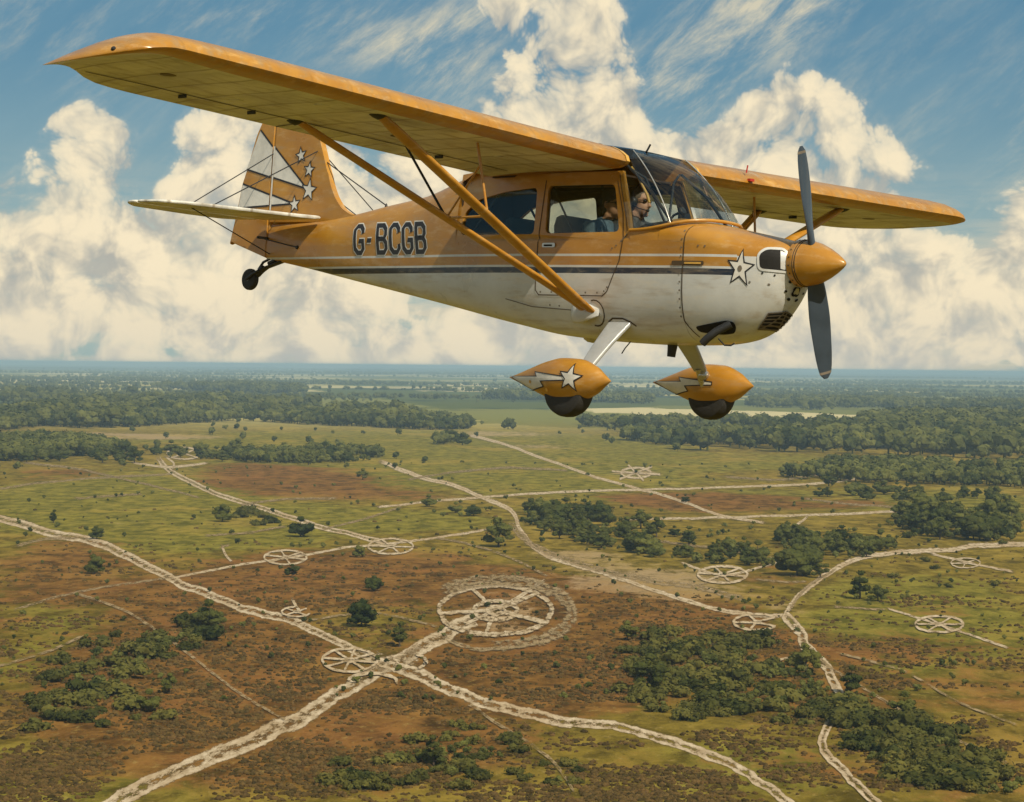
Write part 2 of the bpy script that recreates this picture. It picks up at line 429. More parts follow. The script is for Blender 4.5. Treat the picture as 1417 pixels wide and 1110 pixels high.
f_zb = interp([(-6.43, .020), (-5.85, -.062), (-5.2, -.165), (-3.947, -.36), (-3.016, -.51), (-2.438, -.587), (-1.69, -.612), (-1.15, -.60), (-.90, -.575), (-.75, -.535), (-.65, -.485), (-.55, -.395), (-.48, -.31), (-.44, -.235), (-.405, -.14)])
f_zt = interp([(-6.43, .335), (-5.7, .36), (-5.38, .387), (-4.83, .471), (-4.3, .548), (-3.835, .66), (-3.6, .715), (-3.2, .76), (-1.40, .315), (-1.17, .283), (-.94, .243), (-.67, .196), (-.5, .165), (-.44, .145), (-.405, .118)])
f_zs = interp([(-6.43, .12), (-5.0, .13), (-3.0, .13), (-1.4, .13), (-1.0, .09), (-.6, .01), (-.405, .0)])
f_nb = interp([(-6.43, 2.6), (-5.0, 3.2), (-3.0, 4.0), (-1.4, 3.6), (-.8, 2.8), (-.5, 2.2), (-.405, 2.0)])
f_nt = interp([(-6.43, 1.8), (-5.2, 1.7), (-4.4, 2.0), (-3.65, 3.2), (-2.0, 3.0), (-1.4, 2.7), (-.9, 2.4), (-.5, 2.1), (-.405, 2.0)])
def arc(x, lo, n=22):
    """half section, starboard sill -> port sill, below (lo) or above the sill line"""
    w, zs = f_w(x), f_zs(x); ex = 2 / (f_nb(x) if lo else f_nt(x)); h = (zs - f_zb(x)) if lo else (f_zt(x) - zs)
    out = []
    for k in range(n + 1):
        t = math.pi * k / n; c, s_ = math.cos(t), math.sin(t)
        yy = -w * math.copysign(abs(c) ** ex, c); zz = abs(s_) ** ex * h
        out.append(Vector((x, yy, zs - zz if lo else zs + zz)))
    return out
def stations(a, b, n): return [a + (b - a) * k / n for k in range(n + 1)]
fus = MB()
xs_aft = stations(-6.43, -3.65, 30); xs_cab = stations(-3.65, -1.17, 26)
fus.loft([arc(x, True) for x in xs_aft + xs_cab[1:]], closed=False)
fus.loft([arc(x, False) for x in xs_aft], closed=False)
fus.loft([arc(x, False) for x in stations(-1.42, -1.17, 5)], closed=False)
a0 = arc(-6.43, True); fus.add(a0 + arc(-6.43, False)[::-1], [tuple(range(2 * len(a0)))])
for sg_ in (-1, 1):          # the coaming under the windscreen
    up_e = [(-1.70, .398, .205), (-1.60, .397, .206), (-1.50, .392, .216), (-1.415, .372, .235)]
    fus.loft([[Vector((x, sg_ * f_w(x), f_zs(x) - .004)), Vector((x, sg_ * (f_w(x) + y) / 2 + sg_ * .002, (f_zs(x) + z) / 2)), Vector((x, sg_ * y, z + .004))] for x, y, z in up_e], closed=False)
PLATE_TILT = lambda x, z: f_w(max(-3.65, min(-1.5, x))) - .055 * max(0.0, min(1.0, (z - .13) / .55))
out_side = [(-3.67, .125), (-3.3, .125), (-2.9, .125), (-2.5, .125), (-2.1, .125), (-1.68, .125), (-1.70, .20), (-1.745, .34), (-1.80, .48), (-1.865, .655), (-2.4, .655), (-3.0, .655), (-3.27, .69), (-3.5, .69), (-3.67, .675)]
win_rear = rounded([(-3.60, .185), (-3.1, .182), (-2.715, .180), (-2.745, .548), (-3.10, .520), (-3.43, .465), (-3.585, .36)], .05)
win_door = rounded([(-2.590, .186), (-2.2, .190), (-1.815, .194), (-1.925, .553), (-2.3, .556), (-2.625, .556)], .05)
for sgn in (-1, 1):
    fus.plate([out_side, win_rear, win_door], -.001 * sgn, -.030 * sgn, (lambda x, z, s=sgn: s * (PLATE_TILT(x, z) + .001)))
fuselage = fus.build("fuselage", M_FUS, plane, smooth=38)
lin_ = MB()
for sgn in (-1, 1):
    lin_.plate([[(x, min(z, .62)) if k not in (0, 5) else (x, z + .01) for k, (x, z) in enumerate(out_side)], rounded([(p[0] + (0), p[1]) for p in win_rear], .001, 1), win_door], -.033 * sgn, -.040 * sgn, (lambda x, z, s=sgn: s * PLATE_TILT(x, z)))
lin_.box((-2.45, 0, -.30), (1.4, .64, .02)); lin_.box((-3.62, 0, .20), (.02, .60, .85)); lin_.box((-2.62, 0, .64), (1.3, .66, .015)); lin_.box((-1.45, 0, -.05), (.02, .70, .48))
lin_.build("cabin_lining", M_LINING, plane)
cow = MB()
xs_c = [-1.168] + stations(-1.12, -.60, 14) + [-.55, -.5, -.47, -.44, -.42, -.405]
cow.loft([arc(x, True)[:-1] + arc(x, False)[::-1][:-1] for x in xs_c], closed=True, cap=False)
rim = arc(-.405, True)[:-1] + arc(-.405, False)[::-1][:-1]
inner = [Vector((-.415, p.y * .55, p.z * .55)) for p in rim]
cow.loft([rim, inner], closed=True, cap=False); cow.add(inner, [tuple(range(len(inner)))])
cowling = cow.build("cowling", M_FUS, plane, smooth=50)

def tree_of(*mbs):
    v = []; f = []
    for m_ in mbs:
        o = len(v); v += [Vector(p) for p in m_.v]; f += [tuple(i + o for i in q) for q in m_.f]
    return BVHTree.FromPolygons(v, f)
SKIN = tree_of(fus, cow)
def side_hit(x, z, sgn=-1, tree=None):
    h = (tree or SKIN).ray_cast(Vector((x, sgn * 3.0, z)), Vector((0, -sgn, 0)))
    return (h[0], h[1]) if h[0] is not None else (None, None)
def decal(name, polys, parent, material, lift, sgn=-1, tree=None, sub=.03, fixed_y=None):
    """a painted shape in (x, z), cut fine and laid on the side skin"""
    b = bmesh.new()
    for poly in polys:
        tri = tessellate_polygon([[Vector((x, z, 0)) for x, z in poly]])
        vs = [b.verts.new((x, 0, z)) for x, z in poly]
        for t in tri:
            try: b.faces.new([vs[i] for i in t])
            except ValueError: pass
    bmesh.ops.triangulate(b, faces=b.faces)
    if fixed_y is None:
        for _ in range(5):
            ed = [e for e in b.edges if e.calc_length() > sub]
            if not ed: break
            bmesh.ops.subdivide_edges(b, edges=ed, cuts=1); bmesh.ops.triangulate(b, faces=b.faces)
    for v in b.verts:
        if fixed_y is not None: v.co.y = sgn * (fixed_y + lift); continue
        p, n = side_hit(v.co.x, v.co.z, sgn, tree)
        if p is not None: v.co = Vector((v.co.x, p.y + sgn * lift, v.co.z))
        else: v.co.y = sgn * .3
    me = bpy.data.meshes.new(name); b.to_mesh(me); b.free(); me.materials.append(material)
    o = bpy.data.objects.new(name, me); COL.objects.link(o); o.parent = parent
    return o
def strip(pts, w, closed=False):
    """a line of width w as quads with mitred corners -> list of polygons"""
    P = [Vector(p) for p in pts]; n = len(P); L = []; Rr = []
    for i in range(n):
        if closed: a, c = P[i - 1], P[(i + 1) % n]
        else: a, c = P[max(i - 1, 0)], P[min(i + 1, n - 1)]
        d0 = (P[i] - a).normalized() if (P[i] - a).length > 1e-9 else (c - P[i]).normalized()
        d1 = (c - P[i]).normalized() if (c - P[i]).length > 1e-9 else d0
        n0, n1 = Vector((-d0.y, d0.x)), Vector((-d1.y, d1.x))
        mdir = (n0 + n1); mdir = mdir.normalized() if mdir.length > 1e-6 else n0
        k = 1 / max(.5, mdir.dot(n0))
        L.append(tuple(P[i] + mdir * w / 2 * k)); Rr.append(tuple(P[i] - mdir * w / 2 * k))
    return [[L[i], L[(i + 1) % n], Rr[(i + 1) % n], Rr[i]] for i in range(n if closed else n - 1)]
def star_pts(cx, cz, r, rot=0.0, inner=.42, pts=5, sx=1.0):
    return [(cx + sx * (r if k % 2 == 0 else r * inner) * math.sin(rot + math.pi * k / pts), cz + (r if k % 2 == 0 else r * inner) * math.cos(rot + math.pi * k / pts)) for k in range(2 * pts)]
def star(cx, cz, r, parent, rot=0.0, sgn=-1, tree=None, fixed_y=None, inner=.42, line=.014, lift=.003, sx=1.0):
    q = star_pts(cx, cz, r, rot, inner, sx=sx)
    s = decal("star", [q], parent, M_DECW, lift, sgn, tree, fixed_y=fixed_y)
    decal("star_outline", strip(q, line, True), s, M_DECB, lift + .0015, sgn, tree, fixed_y=fixed_y)
    return s

# registration letters on both sides, white-edged black
def glyph(ch, w=.125, h=.230, c=.034):
    C = [(w, h * .72), (w, h - c), (w - c, h), (c, h), (0, h - c), (0, c), (c, 0), (w - c, 0), (w, c), (w, h * .30)]
    if ch == 'C': return [(C, False)]
    if ch == 'G': return [(C[:-1] + [(w, h * .43), (w * .52, h * .43)], False)]
    if ch == 'B':
        return [([(0, 0), (w - c, 0), (w, c), (w, h * .5 - c), (w - c * .8, h * .5), (0, h * .5)], True), ([(0, h * .5), (w - c * .8, h * .5), (w, h * .5 + c), (w, h - c), (w - c, h), (0, h)], True)]
    return [([(0, h * .45), (w * .5, h * .45)], False)]
TXT = "G-BCGB"; adv = [0, .165, .300, .468, .632, .800]
for sgn in (-1, 1):
    dk = []; wt = []
    for ch, ax in zip(TXT, adv):
        for line, cl in glyph(ch, w=.118 if ch != '-' else .12):
            # starboard reads nose-wards from the tail; port the other way round
            m = [(-5.045 + ax * 1.10 + px - .26 * pz, .058 + pz) if sgn < 0 else (-4.075 - ax * 1.10 - px - .26 * pz, .058 + pz) for px, pz in line]
            wt += strip(m, .058, cl); dk += strip(m, .038, cl)
            if not cl:
                pass
    e = decal("registration_letters", dk, plane, M_DECB, .0050, sgn)
    decal("letter_edging", wt, e, M_DECW, .0030, sgn)
# stars at the end of the nose stripe
for sgn in (-1, 1): star(-.690, -.066, .135, plane, rot=.10, sgn=sgn, sx=.74, line=.010)
for sgn in (-1, 1):
    decal("star_badge", [[(-.690 + .020 * math.cos(k * .63) * .8, -.066 + .022 * math.sin(k * .63)) for k in range(10)]], plane, M_LINEW, .0070, sgn)
# panel joints, door outline
for sgn in (-1, 1):
    door = strip([(-2.655, .60), (-2.655, -.25), (-2.62, -.285), (-1.95, -.285), (-1.90, -.25), (-1.79, -.02), (-1.765, .15), (-1.80, .33), (-1.90, .58)], .008)
    decal("door_joint", door, plane, M_LINE, .0028, sgn)
    decal("cowl_joint", strip([(-1.168, .24), (-1.168, -.45), (-1.10, -.56)], .009), plane, M_LINE, .0028, sgn)
    decal("belly_seam", strip([(-3.0, -.318), (-2.7, -.375), (-2.15, -.40)], .007), plane, M_LINEW, .0028, sgn)
    h = decal("door_handle", [rounded([(-2.60, .078), (-2.46, .078), (-2.46, .112), (-2.60, .112)], .016)], plane, M_CHROME, .010, sgn)
    decal("handle_slot", [rounded([(-2.58, .086), (-2.49, .086), (-2.49, .100), (-2.58, .100)], .005)], h, M_FLATBLACK, .012, sgn)
    l = decal("cowl_latch", [rounded([(-1.27, -.052), (-.98, -.052), (-.98, -.020), (-1.27, -.020)], .015)], plane, M_LINE, .006, sgn)
    decal("latch_lever", [rounded([(-1.15, -.043), (-1.0, -.043), (-1.0, -.029), (-1.15, -.029)], .006)], l, M_YTUBE, .010, sgn)
    # rows of fasteners
    riv = []
    for k in range(11): riv.append((-1.19, .20 - k * .062))
    for k in range(6): riv.append((-2.60 + k * .12, -.262))
    for k in range(5): riv.append((-1.735 - .012 * k, .17 - k * .012))
    for (rx, rz) in ((-1.04, .09), (-.98, .088), (-.62, -.16), (-.5, -.17), (-1.93, -.25), (-1.90, -.22), (-1.87, .07), (-1.83, .09), (-2.5, -.36), (-2.4, -.365)): riv.append((rx, rz))
    for a, b_ in riv: decal("screw_head", [[(a + .008 * math.cos(t), b_ + .008 * math.sin(t)) for t in (0, 1.05, 2.1, 3.14, 4.19, 5.24)]], plane, M_LINEW, .004, sgn)
# exhaust pipe
ex = MB(); ex.tube([(-.78, -.27, -.46), (-.86, -.33, -.52), (-.92, -.355, -.575), (-.955, -.36, -.610)], .029, 14)
ex.build("exhaust_pipe", M_DARK, plane, smooth=40)
ex = MB(); ex.tube([(-.86, -.30, -.57), (-.80, -.30, -.615), (-.74, -.30, -.615), (-.71, -.30, -.60)], .006, 6); ex.build("breather_pipe", M_DARK, plane)
# shapes on the strongly curved nose are laid on along the line they are seen by, then mirrored to port
RWI = (RW @ rotm(YAW, PIT, ROL)); EYE = MP.inverted() @ CL
def pix_ray(u, v): return (RWI.transposed() @ (RW @ Vector(((u - IW / 2) / FPX, 1, -(v - IH / 2) / FPX)))).normalized()
def nose_decal(name, polys, parent, material, lift, sgn=-1, sub=4.0):
    b = bmesh.new()
    for poly in polys:
        vs = [b.verts.new((x, z, 0)) for x, z in poly]
        for t in tessellate_polygon([[Vector((x, z, 0)) for x, z in poly]]):
            try: b.faces.new([vs[i] for i in t])
            except ValueError: pass
    bmesh.ops.triangulate(b, faces=b.faces)
    for _ in range(5):
        ed = [e for e in b.edges if e.calc_length() > sub]
        if not ed: break
        bmesh.ops.subdivide_edges(b, edges=ed, cuts=1); bmesh.ops.triangulate(b, faces=b.faces)
    for v in b.verts:
        d = pix_ray(v.co.x, v.co.y); h = SKIN.ray_cast(EYE, d)
        if h[0] is None:
            h = SKIN.find_nearest(EYE + d * 16.3)
        n = h[1] if h[1].dot(d) < 0 else -h[1]
        p = h[0] + n * lift
        v.co = Vector((p.x, p.y * (-sgn), p.z))
    me = bpy.data.meshes.new(name); b.to_mesh(me); b.free(); me.materials.append(material)
    o = bpy.data.objects.new(name, me); COL.objects.link(o); o.parent = parent
    return o
for sgn in (-1, 1):
    mouth = rounded([(1050, 373), (1049, 352), (1060, 344), (1084, 345), (1091, 352), (1093, 377)], 7)
    i_ = nose_decal("cooling_inlet", [mouth], cowling, M_FLATBLACK, .003, sgn)  # flat patch on the skin; the inlet's inner shade is painted black
    nose_decal("inlet_lip", strip(mouth, 3.2, True), i_, M_WHI, .006, sgn)
    nose_decal("inlet_baffle", [[(1080, 347), (1091, 353), (1092, 375), (1080, 372)]], i_, M_WHI, .0045, sgn)
    nose_decal("exhaust_recess", [rounded([(962, 452), (985, 447), (1006, 443), (1016, 446), (1019, 453), (1017, 461), (1004, 463), (985, 462), (968, 459)], 4)], cowling, M_FLATBLACK, .003, sgn)  # no real hollow: shade of the recess painted as a black patch
    quad = [(1049, 455), (1063, 433), (1089, 431), (1076, 456)]
    g_ = nose_decal("air_intake", [quad], cowling, M_FLATBLACK, .003, sgn)  # black patch painted for the shade behind the bars
    lerp = lambda a, b, t: (a[0] + (b[0] - a[0]) * t, a[1] + (b[1] - a[1]) * t)
    bars = [strip([lerp(quad[0], quad[1], t), lerp(quad[3], quad[2], t)], 1.5) for t in (.22, .42, .62, .82)]
    nose_decal("intake_bars", [p for s_ in bars for p in s_] + strip(quad, 1.6, True), g_, M_LINEW, .008, sgn)
    for (u, v, r_) in ((1093, 390, 2.3), (1087, 403, 2.0), (1091, 414, 2.4), (1055, 378, 1.5), (1072, 381, 1.5)):
        nose_decal("cowl_fastener", [[(u + r_ * math.cos(t), v + r_ * math.sin(t)) for t in (0, .8, 1.6, 2.4, 3.1, 3.9, 4.7, 5.5)]], cowling, M_FLATBLACK, .004, sgn)
    nose_decal("landing_lamp", [[(1101 + 4.5 * math.cos(k * .63), 404 + 7 * math.sin(k * .63)) for k in range(10)]], cowling, M_FLATBLACK, .004, sgn)
    nose_decal("lamp_glass", [[(1102 + 2.6 * math.cos(k * .63), 403 + 4.6 * math.sin(k * .63)) for k in range(10)]], cowling, M_CHROME, .008, sgn)

# ------------------------------------------------------------------ wings
def airfoil(n=14):
    """(chord fraction, height fraction of chord) upper TE -> LE -> lower TE"""
    up_ = []; lo = []
    for k in range(n + 1):
        t = (1 - math.cos(math.pi * k / n)) / 2
        th = .76 * (0.2969 * math.sqrt(t) - 0.1260 * t - 0.3516 * t * t + 0.2843 * t ** 3 - 0.1015 * t ** 4)
        cb = .155 * t * (1 - t)
        up_.append((t, cb + th * 1.10)); lo.append((t, cb * .95 - th * .66))
    return up_, lo
XLE, XTE, ZLE = -1.770, -3.250, .712
LE_T = interp([(0.38, XLE), (4.55, XLE), (4.74, -1.80), (4.87, -1.97), (4.935, -2.14), (4.96, -2.28)])
TE_T = interp([(0.38, XTE), (3.85, XTE), (4.15, -3.20), (4.5, -2.95), (4.76, -2.76), (4.90, -2.68), (4.96, -2.60)])
TE_P = interp([(0.38, XTE), (4.3, XTE), (4.6, -3.20), (4.80, -3.02), (4.92, -2.75), (4.96, -2.60)])
TH_T = interp([(0.38, 1.0), (4.50, 1.0), (4.70, .92), (4.85, .72), (4.93, .48), (4.955, .22), (4.96, .01)])
DROOP = {-1: .105, 1: .03}
def wing(sgn, dih, sc):
    Y_ = lambda y: sgn * (.38 + (y - .38) * sc)
    ys = [.38, .9, 1.4, 2.0, 2.6, 3.2, 3.6, 3.85, 4.0, 4.15, 4.3, 4.45, 4.55, 4.62, 4.70, 4.77, 4.83, 4.88, 4.92, 4.945, 4.955, 4.96]
    up_, lo = airfoil(); top = MB(); bot = MB(); rt_, rb_ = [], []
    for y in ys:
        le, te = LE_T(y), (TE_T(y) if sgn < 0 else TE_P(y)); ch = le - te; th = TH_T(y)
        z0 = ZLE + dih * (y - .4) - DROOP[sgn] * max(0, (y - 4.5) / .46) ** 1.5
        dz = -.072 * (le - te) / 1.48 - .072 * (XLE - le) / 1.48
        base = z0 - .072 * (XLE - le) / 1.48
        P = lambda f, h: Vector((le - ch * f, Y_(y), base - .072 * ch / 1.48 * f + h * max(ch, .55) * th))
        split = 3                                    # leading edge wraps under: its colour ends a little behind the nose
        lep = [P(*lo[k]) for k in range(split, 0, -1)]
        rt_.append(lep + [P(*q) for q in up_]); rb_.append([P(*lo[k]) for k in range(split, len(lo))])
    top.loft(rt_, closed=False); bot.loft(rb_, closed=False)
    w = top.build("wing", M_WING, plane, smooth=60, normals=True)
    u = bot.build("wing_underside", M_UNDER, w, smooth=60)
    r = MB(); r.add(rt_[0] + rb_[0][1:], [tuple(range(len(rt_[0]) + len(rb_[0]) - 1))]); r.build("wing_root_rib", M_YEL, w)
    def under(x, y):   # a point on the lower skin
        f = (LE_T(y) - x) / (LE_T(y) - TE_T(y)); k = max(i for i in range(len(lo)) if lo[i][0] <= f + 1e-9); k = min(k, len(lo) - 2)
        t = (f - lo[k][0]) / (lo[k + 1][0] - lo[k][0]); h_ = lo[k][1] * (1 - t) + lo[k + 1][1] * t
        return Vector((x, Y_(y), ZLE + dih * (y - .4) - .072 * (XLE - x) / 1.48 + h_ * 1.48))
    # root fairing of bare metal, aileron gap, inspection covers, fuel cap, tip lamp
    fr = MB(); ring = [Vector((p.x + (.006 if p.x > -1.8 else 0), p.y, p.z + .004)) for p in rt_[0]]
    ring2 = [p + Vector((0, sgn * .035, dih * .035)) for p in ring]
    fr.loft([ring, ring2], closed=False); fr.build("root_fairing", M_YTUBE, w, smooth=60)
    gp = MB()
    for seg in (([(-2.93, 2.55), (-2.93, 3.2), (-2.93, 3.95)]), ([(-2.93, 2.55), (-3.24, 2.55)]), ([(-2.93, .5), (-2.93, 1.5), (-2.93, 2.5)]), ([(-2.93, 3.95), (-2.95, 4.40)])):
        pts = [under(*p) + Vector((0, 0, -.003)) for p in seg]
        for a, b in zip(pts, pts[1:]):
            d = (b - a).normalized().cross(Vector((0, 0, 1))) * .008
            gp.add([a + d, b + d, b - d, a - d], [(0, 1, 2, 3)])
    gp.build("aileron_gap", M_LINE, w)
    for k, (x, y) in enumerate(((-2.5, 1.0), (-2.65, 1.9), (-2.75, 3.3), (-2.45, 4.1), (-2.2, 3.0))):
        c = under(x, y); m_ = MB(); m_.lathe(c + Vector((0, 0, .004)), (0, 0, -1), [(0, .055), (.007, .055), (.009, .045), (.009, .001)], 18); m_.build("inspection_cover", M_LINEW if k % 2 else M_UNDER, w, smooth=40)
    for x, y in ((-2.93, 3.0), (-2.93, 3.6), (-2.93, 1.2)):
        c = under(x, y); m_ = MB(); m_.box(c + Vector((-.03, 0, -.013)), (.09, .010, .026)); m_.build("aileron_hinge", M_DARK, w, bevel=.004)
    if sgn > 0: return w, under
    tl = MB(); yy = 4.86; tl.lathe((LE_T(yy) - .03, Y_(yy), ZLE + dih * 4.4 - .06), (.5, sgn, .5), [(-.03, .018), (.008, .016), (.017, .008), (.018, .001)], 14); tl.build("tip_lamp", M_DARK, w, smooth=40)
    return w, under
DIH = {-1: .0455, 1: .0135}
SCL = {-1: 1.0, 1: .83}
wings = {s: wing(s, DIH[s], SCL[s]) for s in (-1, 1)}
# centre section: cabin roof behind the screen, tinted skylight ahead of it
up_, lo_ = airfoil()
roof = MB(); ring = []
def roof_ring(y, x0, x1, n=9, lift=0.0):
    out = []
    for k in range(n + 1):
        x = x0 + (x1 - x0) * k / n; f = (XLE - x) / 1.48
        i = max(q for q in range(len(up_)) if up_[q][0] <= max(f, 0) + 1e-9); i = min(i, len(up_) - 2)
        t = (max(f, 0) - up_[i][0]) / (up_[i + 1][0] - up_[i][0]); h_ = up_[i][1] * (1 - t) + up_[i + 1][1] * t
        out.append(Vector((x, y, ZLE - .072 * f + h_ * 1.48 + lift + .012 * (1 - (y / .38) ** 2))))
    return out
roof.loft([roof_ring(y, -2.45, -3.25) + [Vector((-3.42, y * .95, .735 - .05 * (y / .38) ** 2)), Vector((-3.66, y * .80, .695 - .10 * (y / .38) ** 2))] for y in (-.38, -.25, -.12, 0, .12, .25, .38)], closed=False)
roof.build("cabin_roof", M_YEL, plane, smooth=50)
# ------------------------------------------------------------------ windscreen
base_l = [(-1.705, -.400, .200), (-1.60, -.398, .204), (-1.45, -.390, .222), (-1.30, -.352, .256), (-1.20, -.27, .280), (-1.14, -.14, .293)]
top_l = [(-1.868, -.372, .655), (-1.800, -.376, .700), (-1.762, -.372, .735), (-1.780, -.34, .790), (-1.87, -.24, .822), (-1.93, -.12, .835)]
base_c = base_l + [(-1.125, 0, .296)] + [(x, -y, z) for x, y, z in base_l[::-1]]
top_c = top_l + [(-1.945, 0, .838)] + [(x, -y, z) for x, y, z in top_l[::-1]]
def resample(pts, n):
    P = [Vector(p) for p in pts]; L = [0]
    for a, b in zip(P, P[1:]): L.append(L[-1] + (b - a).length)
    fx = [interp([(l, p[k]) for l, p in zip(L, P)]) for k in range(3)]
    return [Vector([f(L[-1] * i / n) for f in fx]) for i in range(n + 1)]
NB = 40
bc, tcur = resample(base_c, NB), resample(top_c, NB)
rows = []
for j in range(15):
    t = j / 14; row = []
    for i in range(NB + 1):
        a, c = bc[i], tcur[i]; mid = (a + c) / 2; s_ = math.sin(math.pi * i / NB)
        ctrl = mid + Vector((.16 * s_ ** 2 + .01, (mid.y) * .10, .12 * s_ ** 2))
        row.append(a * (1 - t) ** 2 + ctrl * 2 * t * (1 - t) + c * t * t)
    rows.append(row)
ws = MB(); ws.loft(rows, closed=False)
windscreen = ws.build("windscreen", M_SCREEN, plane, smooth=80)
fr = MB()
fr.tube([p + Vector((.004, 0, .004)) for p in bc], .013, 8); fr.build("screen_frame", M_YEL, windscreen, smooth=60)
fr = MB(); k_ = 9
for i in (k_, NB - k_): fr.tube([r[i] + Vector((.002, 0, .004)) for r in rows], .0055, 8)
fr.build("screen_seam", M_CHROME, windscreen, smooth=60)
sky_ = MB(); sky_.loft([roof_ring(y, -1.93, -2.46, 6, .001) for y in (-.38, -.25, -.12, 0, .12, .25, .38)], closed=False)
skyl = sky_.build("skylight", M_SKYL, plane, smooth=60)
for sgn in (-1, 1):
    for loop, nm in ((win_rear, "side_window"), (win_door, "door_window")):
        g = MB(); g.plate([loop], -.014 * sgn, -.018 * sgn, lambda x, z, s=sgn: s * PLATE_TILT(x, z)); g.build(nm, M_GLASS, plane)
    # gutters above the door and the door post seams
    decal("post_seam", strip([(-1.735, .20), (-1.775, .34), (-1.835, .48), (-1.885, .62)], .007), plane, M_LINE, .0032, sgn)
# cabin tubes, seats, controls
ct = MB()
for sgn in (-1, 1):
    ct.tube([(-1.36, .33 * sgn, .27), (-1.60, .33 * sgn, .52), (-1.86, .31 * sgn, .70)], .012)
    ct.tube([(-1.88, .31 * sgn, .70), (-1.80, .16 * sgn, .62), (-1.70, .02 * sgn, .30)], .010)
    ct.tube([(-2.68, .31 * sgn, .64), (-2.68, .34 * sgn, -.2)], .014)
    ct.tube([(-2.66, .30 * sgn, .60), (-2.30, .30 * sgn, .10)], .008)
    ct.tube([(-3.60, .28 * sgn, .10), (-3.10, .30 * sgn, .62)], .012)
    ct.tube([(-3.55, .28 * sgn, .60), (-3.15, .28 * sgn, .12)], .010)
ct.build("cabin_frame", M_DARK, plane, smooth=60)
ct = MB(); ct.tube([(-1.90, -.22, .70), (-1.86, -.17, .62), (-1.80, -.13, .50), (-1.78, -.12, .44)], .011); ct.build("compass_arm", M_YTUBE, plane, smooth=60)
ds = MB(); ds.loft([[Vector((x, y, z)) for y, z in ((-.36, .14), (-.35, .22), (-.25, .27), (0, .29 + b), (.25, .27), (.35, .22), (.36, .14))] for x, b in ((-1.44, .0), (-1.56, .025), (-1.66, .03), (-1.68, .0))], closed=True)
dash = ds.build("instrument_panel", M_DASH, plane, smooth=50)
cp = MB(); cp.box((-1.55, .02, .345), (.07, .06, .05)); cp.tube([(-1.56, -.15, .28), (-1.52, -.13, .34), (-1.46, -.11, .37)], .010); cp.lathe((-1.46, -.11, .37), (1, 0, .6), [(-.02, .02), (.0, .035), (.02, .03), (.025, .002)], 12); cp.build("panel_compass", M_DARK, dash, bevel=.004)
def seat(x, y, w):
    s = empty("seat", None, None); s.parent = plane; del_ = None
    b = MB(); rr = []
    for zz, wx, tx in ((-.16, .92, .05), (.10, 1.0, .055), (.26, 1.0, .05), (.325, .92, .035), (.345, .75, .012)):
        pl = rounded([(-w * wx, -tx), (w * wx, -tx), (w * wx, tx), (-w * wx, tx)], .035, 4)
        rr.append([Vector((x + q - (zz * .12), y + p, zz)) for p, q in pl])
    b.loft(rr); b.build("seat_backrest", M_SEAT, s, smooth=50)
    c = MB(); c.box((x + .26, y, -.17), (.46, w * 1.9, .10)); c.build("seat_cushion", M_SEAT, s, bevel=.03)
    return s
seat(-2.545, -.07, .205); seat(-3.18, 0, .19)

# ------------------------------------------------------------------ struts
def strut(pts, r, name="wing_strut", parent=None, k=2.1, m_=None):
    b = MB(); b.tube(pts, r, 14, flat=((1, 0, .02), k)); return b.build(name, m_ or M_YEL, parent or plane, smooth=60)
for sgn in (-1, 1):
    w, under = wings[sgn]
    low = Vector((-2.055, sgn * .395, -.402))
    yn = lambda y: .38 + (y - .38) / SCL[sgn]
    topf = under(-2.075, yn(2.60)) + Vector((0, 0, .01)); topr = under(-2.965, yn(2.60)) + Vector((0, 0, .01))
    sf = strut([low + Vector((.02, 0, 0)), low.lerp(topf, .06), low.lerp(topf, .94), topf], [.018, .027, .027, .018])
    sr = strut([low + Vector((-.055, 0, -.002)), low.lerp(topr, .06), low.lerp(topr, .94), topr], [.015, .022, .022, .015])
    # fairing where the struts meet the fuselage
    fb = MB(); rr = []
    for t, r_ in ((0, .001), (.06, .05), (.2, .078), (.45, .082), (.75, .06), (1, .03)):
        c = Vector((-2.26 + .27 * t, sgn * (.375 + .03 * math.sin(math.pi * t)), -.418 + .012 * t)); rr.append([c + Vector((0, sgn * math.cos(a) * r_ * .45, math.sin(a) * r_)) for a in [2 * math.pi * i / 16 for i in range(16)]])
    fb.loft(rr); fair = fb.build("strut_fairing", M_WHI, plane, smooth=60)
    decal("fairing_edge", strip([(-2.0 + .095 * math.cos(a) - .035, -.412 + .095 * math.sin(a)) for a in [math.pi * (-.6 + 1.2 * i / 12) for i in range(13)]], .010), plane, M_LINE, .003, sgn)
    # jury struts
    pf, pr = low.lerp(topf, .505), low.lerp(topr, .50)
    j = MB(); j.tube([pf, under(-2.17, yn(1.56))], .010, 8); j.build("jury_strut", M_YEL, sf, smooth=60)
    j = MB(); j.tube([pr, under(-2.93, yn(1.56))], .010, 8); j.build("jury_strut", M_DARK, sr, smooth=60)
    j = MB(); j.tube([pf, pr], .009, 8); j.build("jury_strut", M_YEL, sf, smooth=60)
    j = MB(); j.tube([pr, under(-2.17, yn(1.56)).lerp(pf, .30)], .008, 8); j.build("jury_strut", M_YEL, sr, smooth=60)
    for top_, x0 in ((topf, -2.075), (topr, -2.965)):
        c = MB(); c.lathe(top_ + Vector((0, 0, .015)), (0, 0, -1), [(0, .075), (.02, .07), (.04, .04), (.055, .002)], 16); c.build("strut_fitting", M_DARK, w, smooth=50)

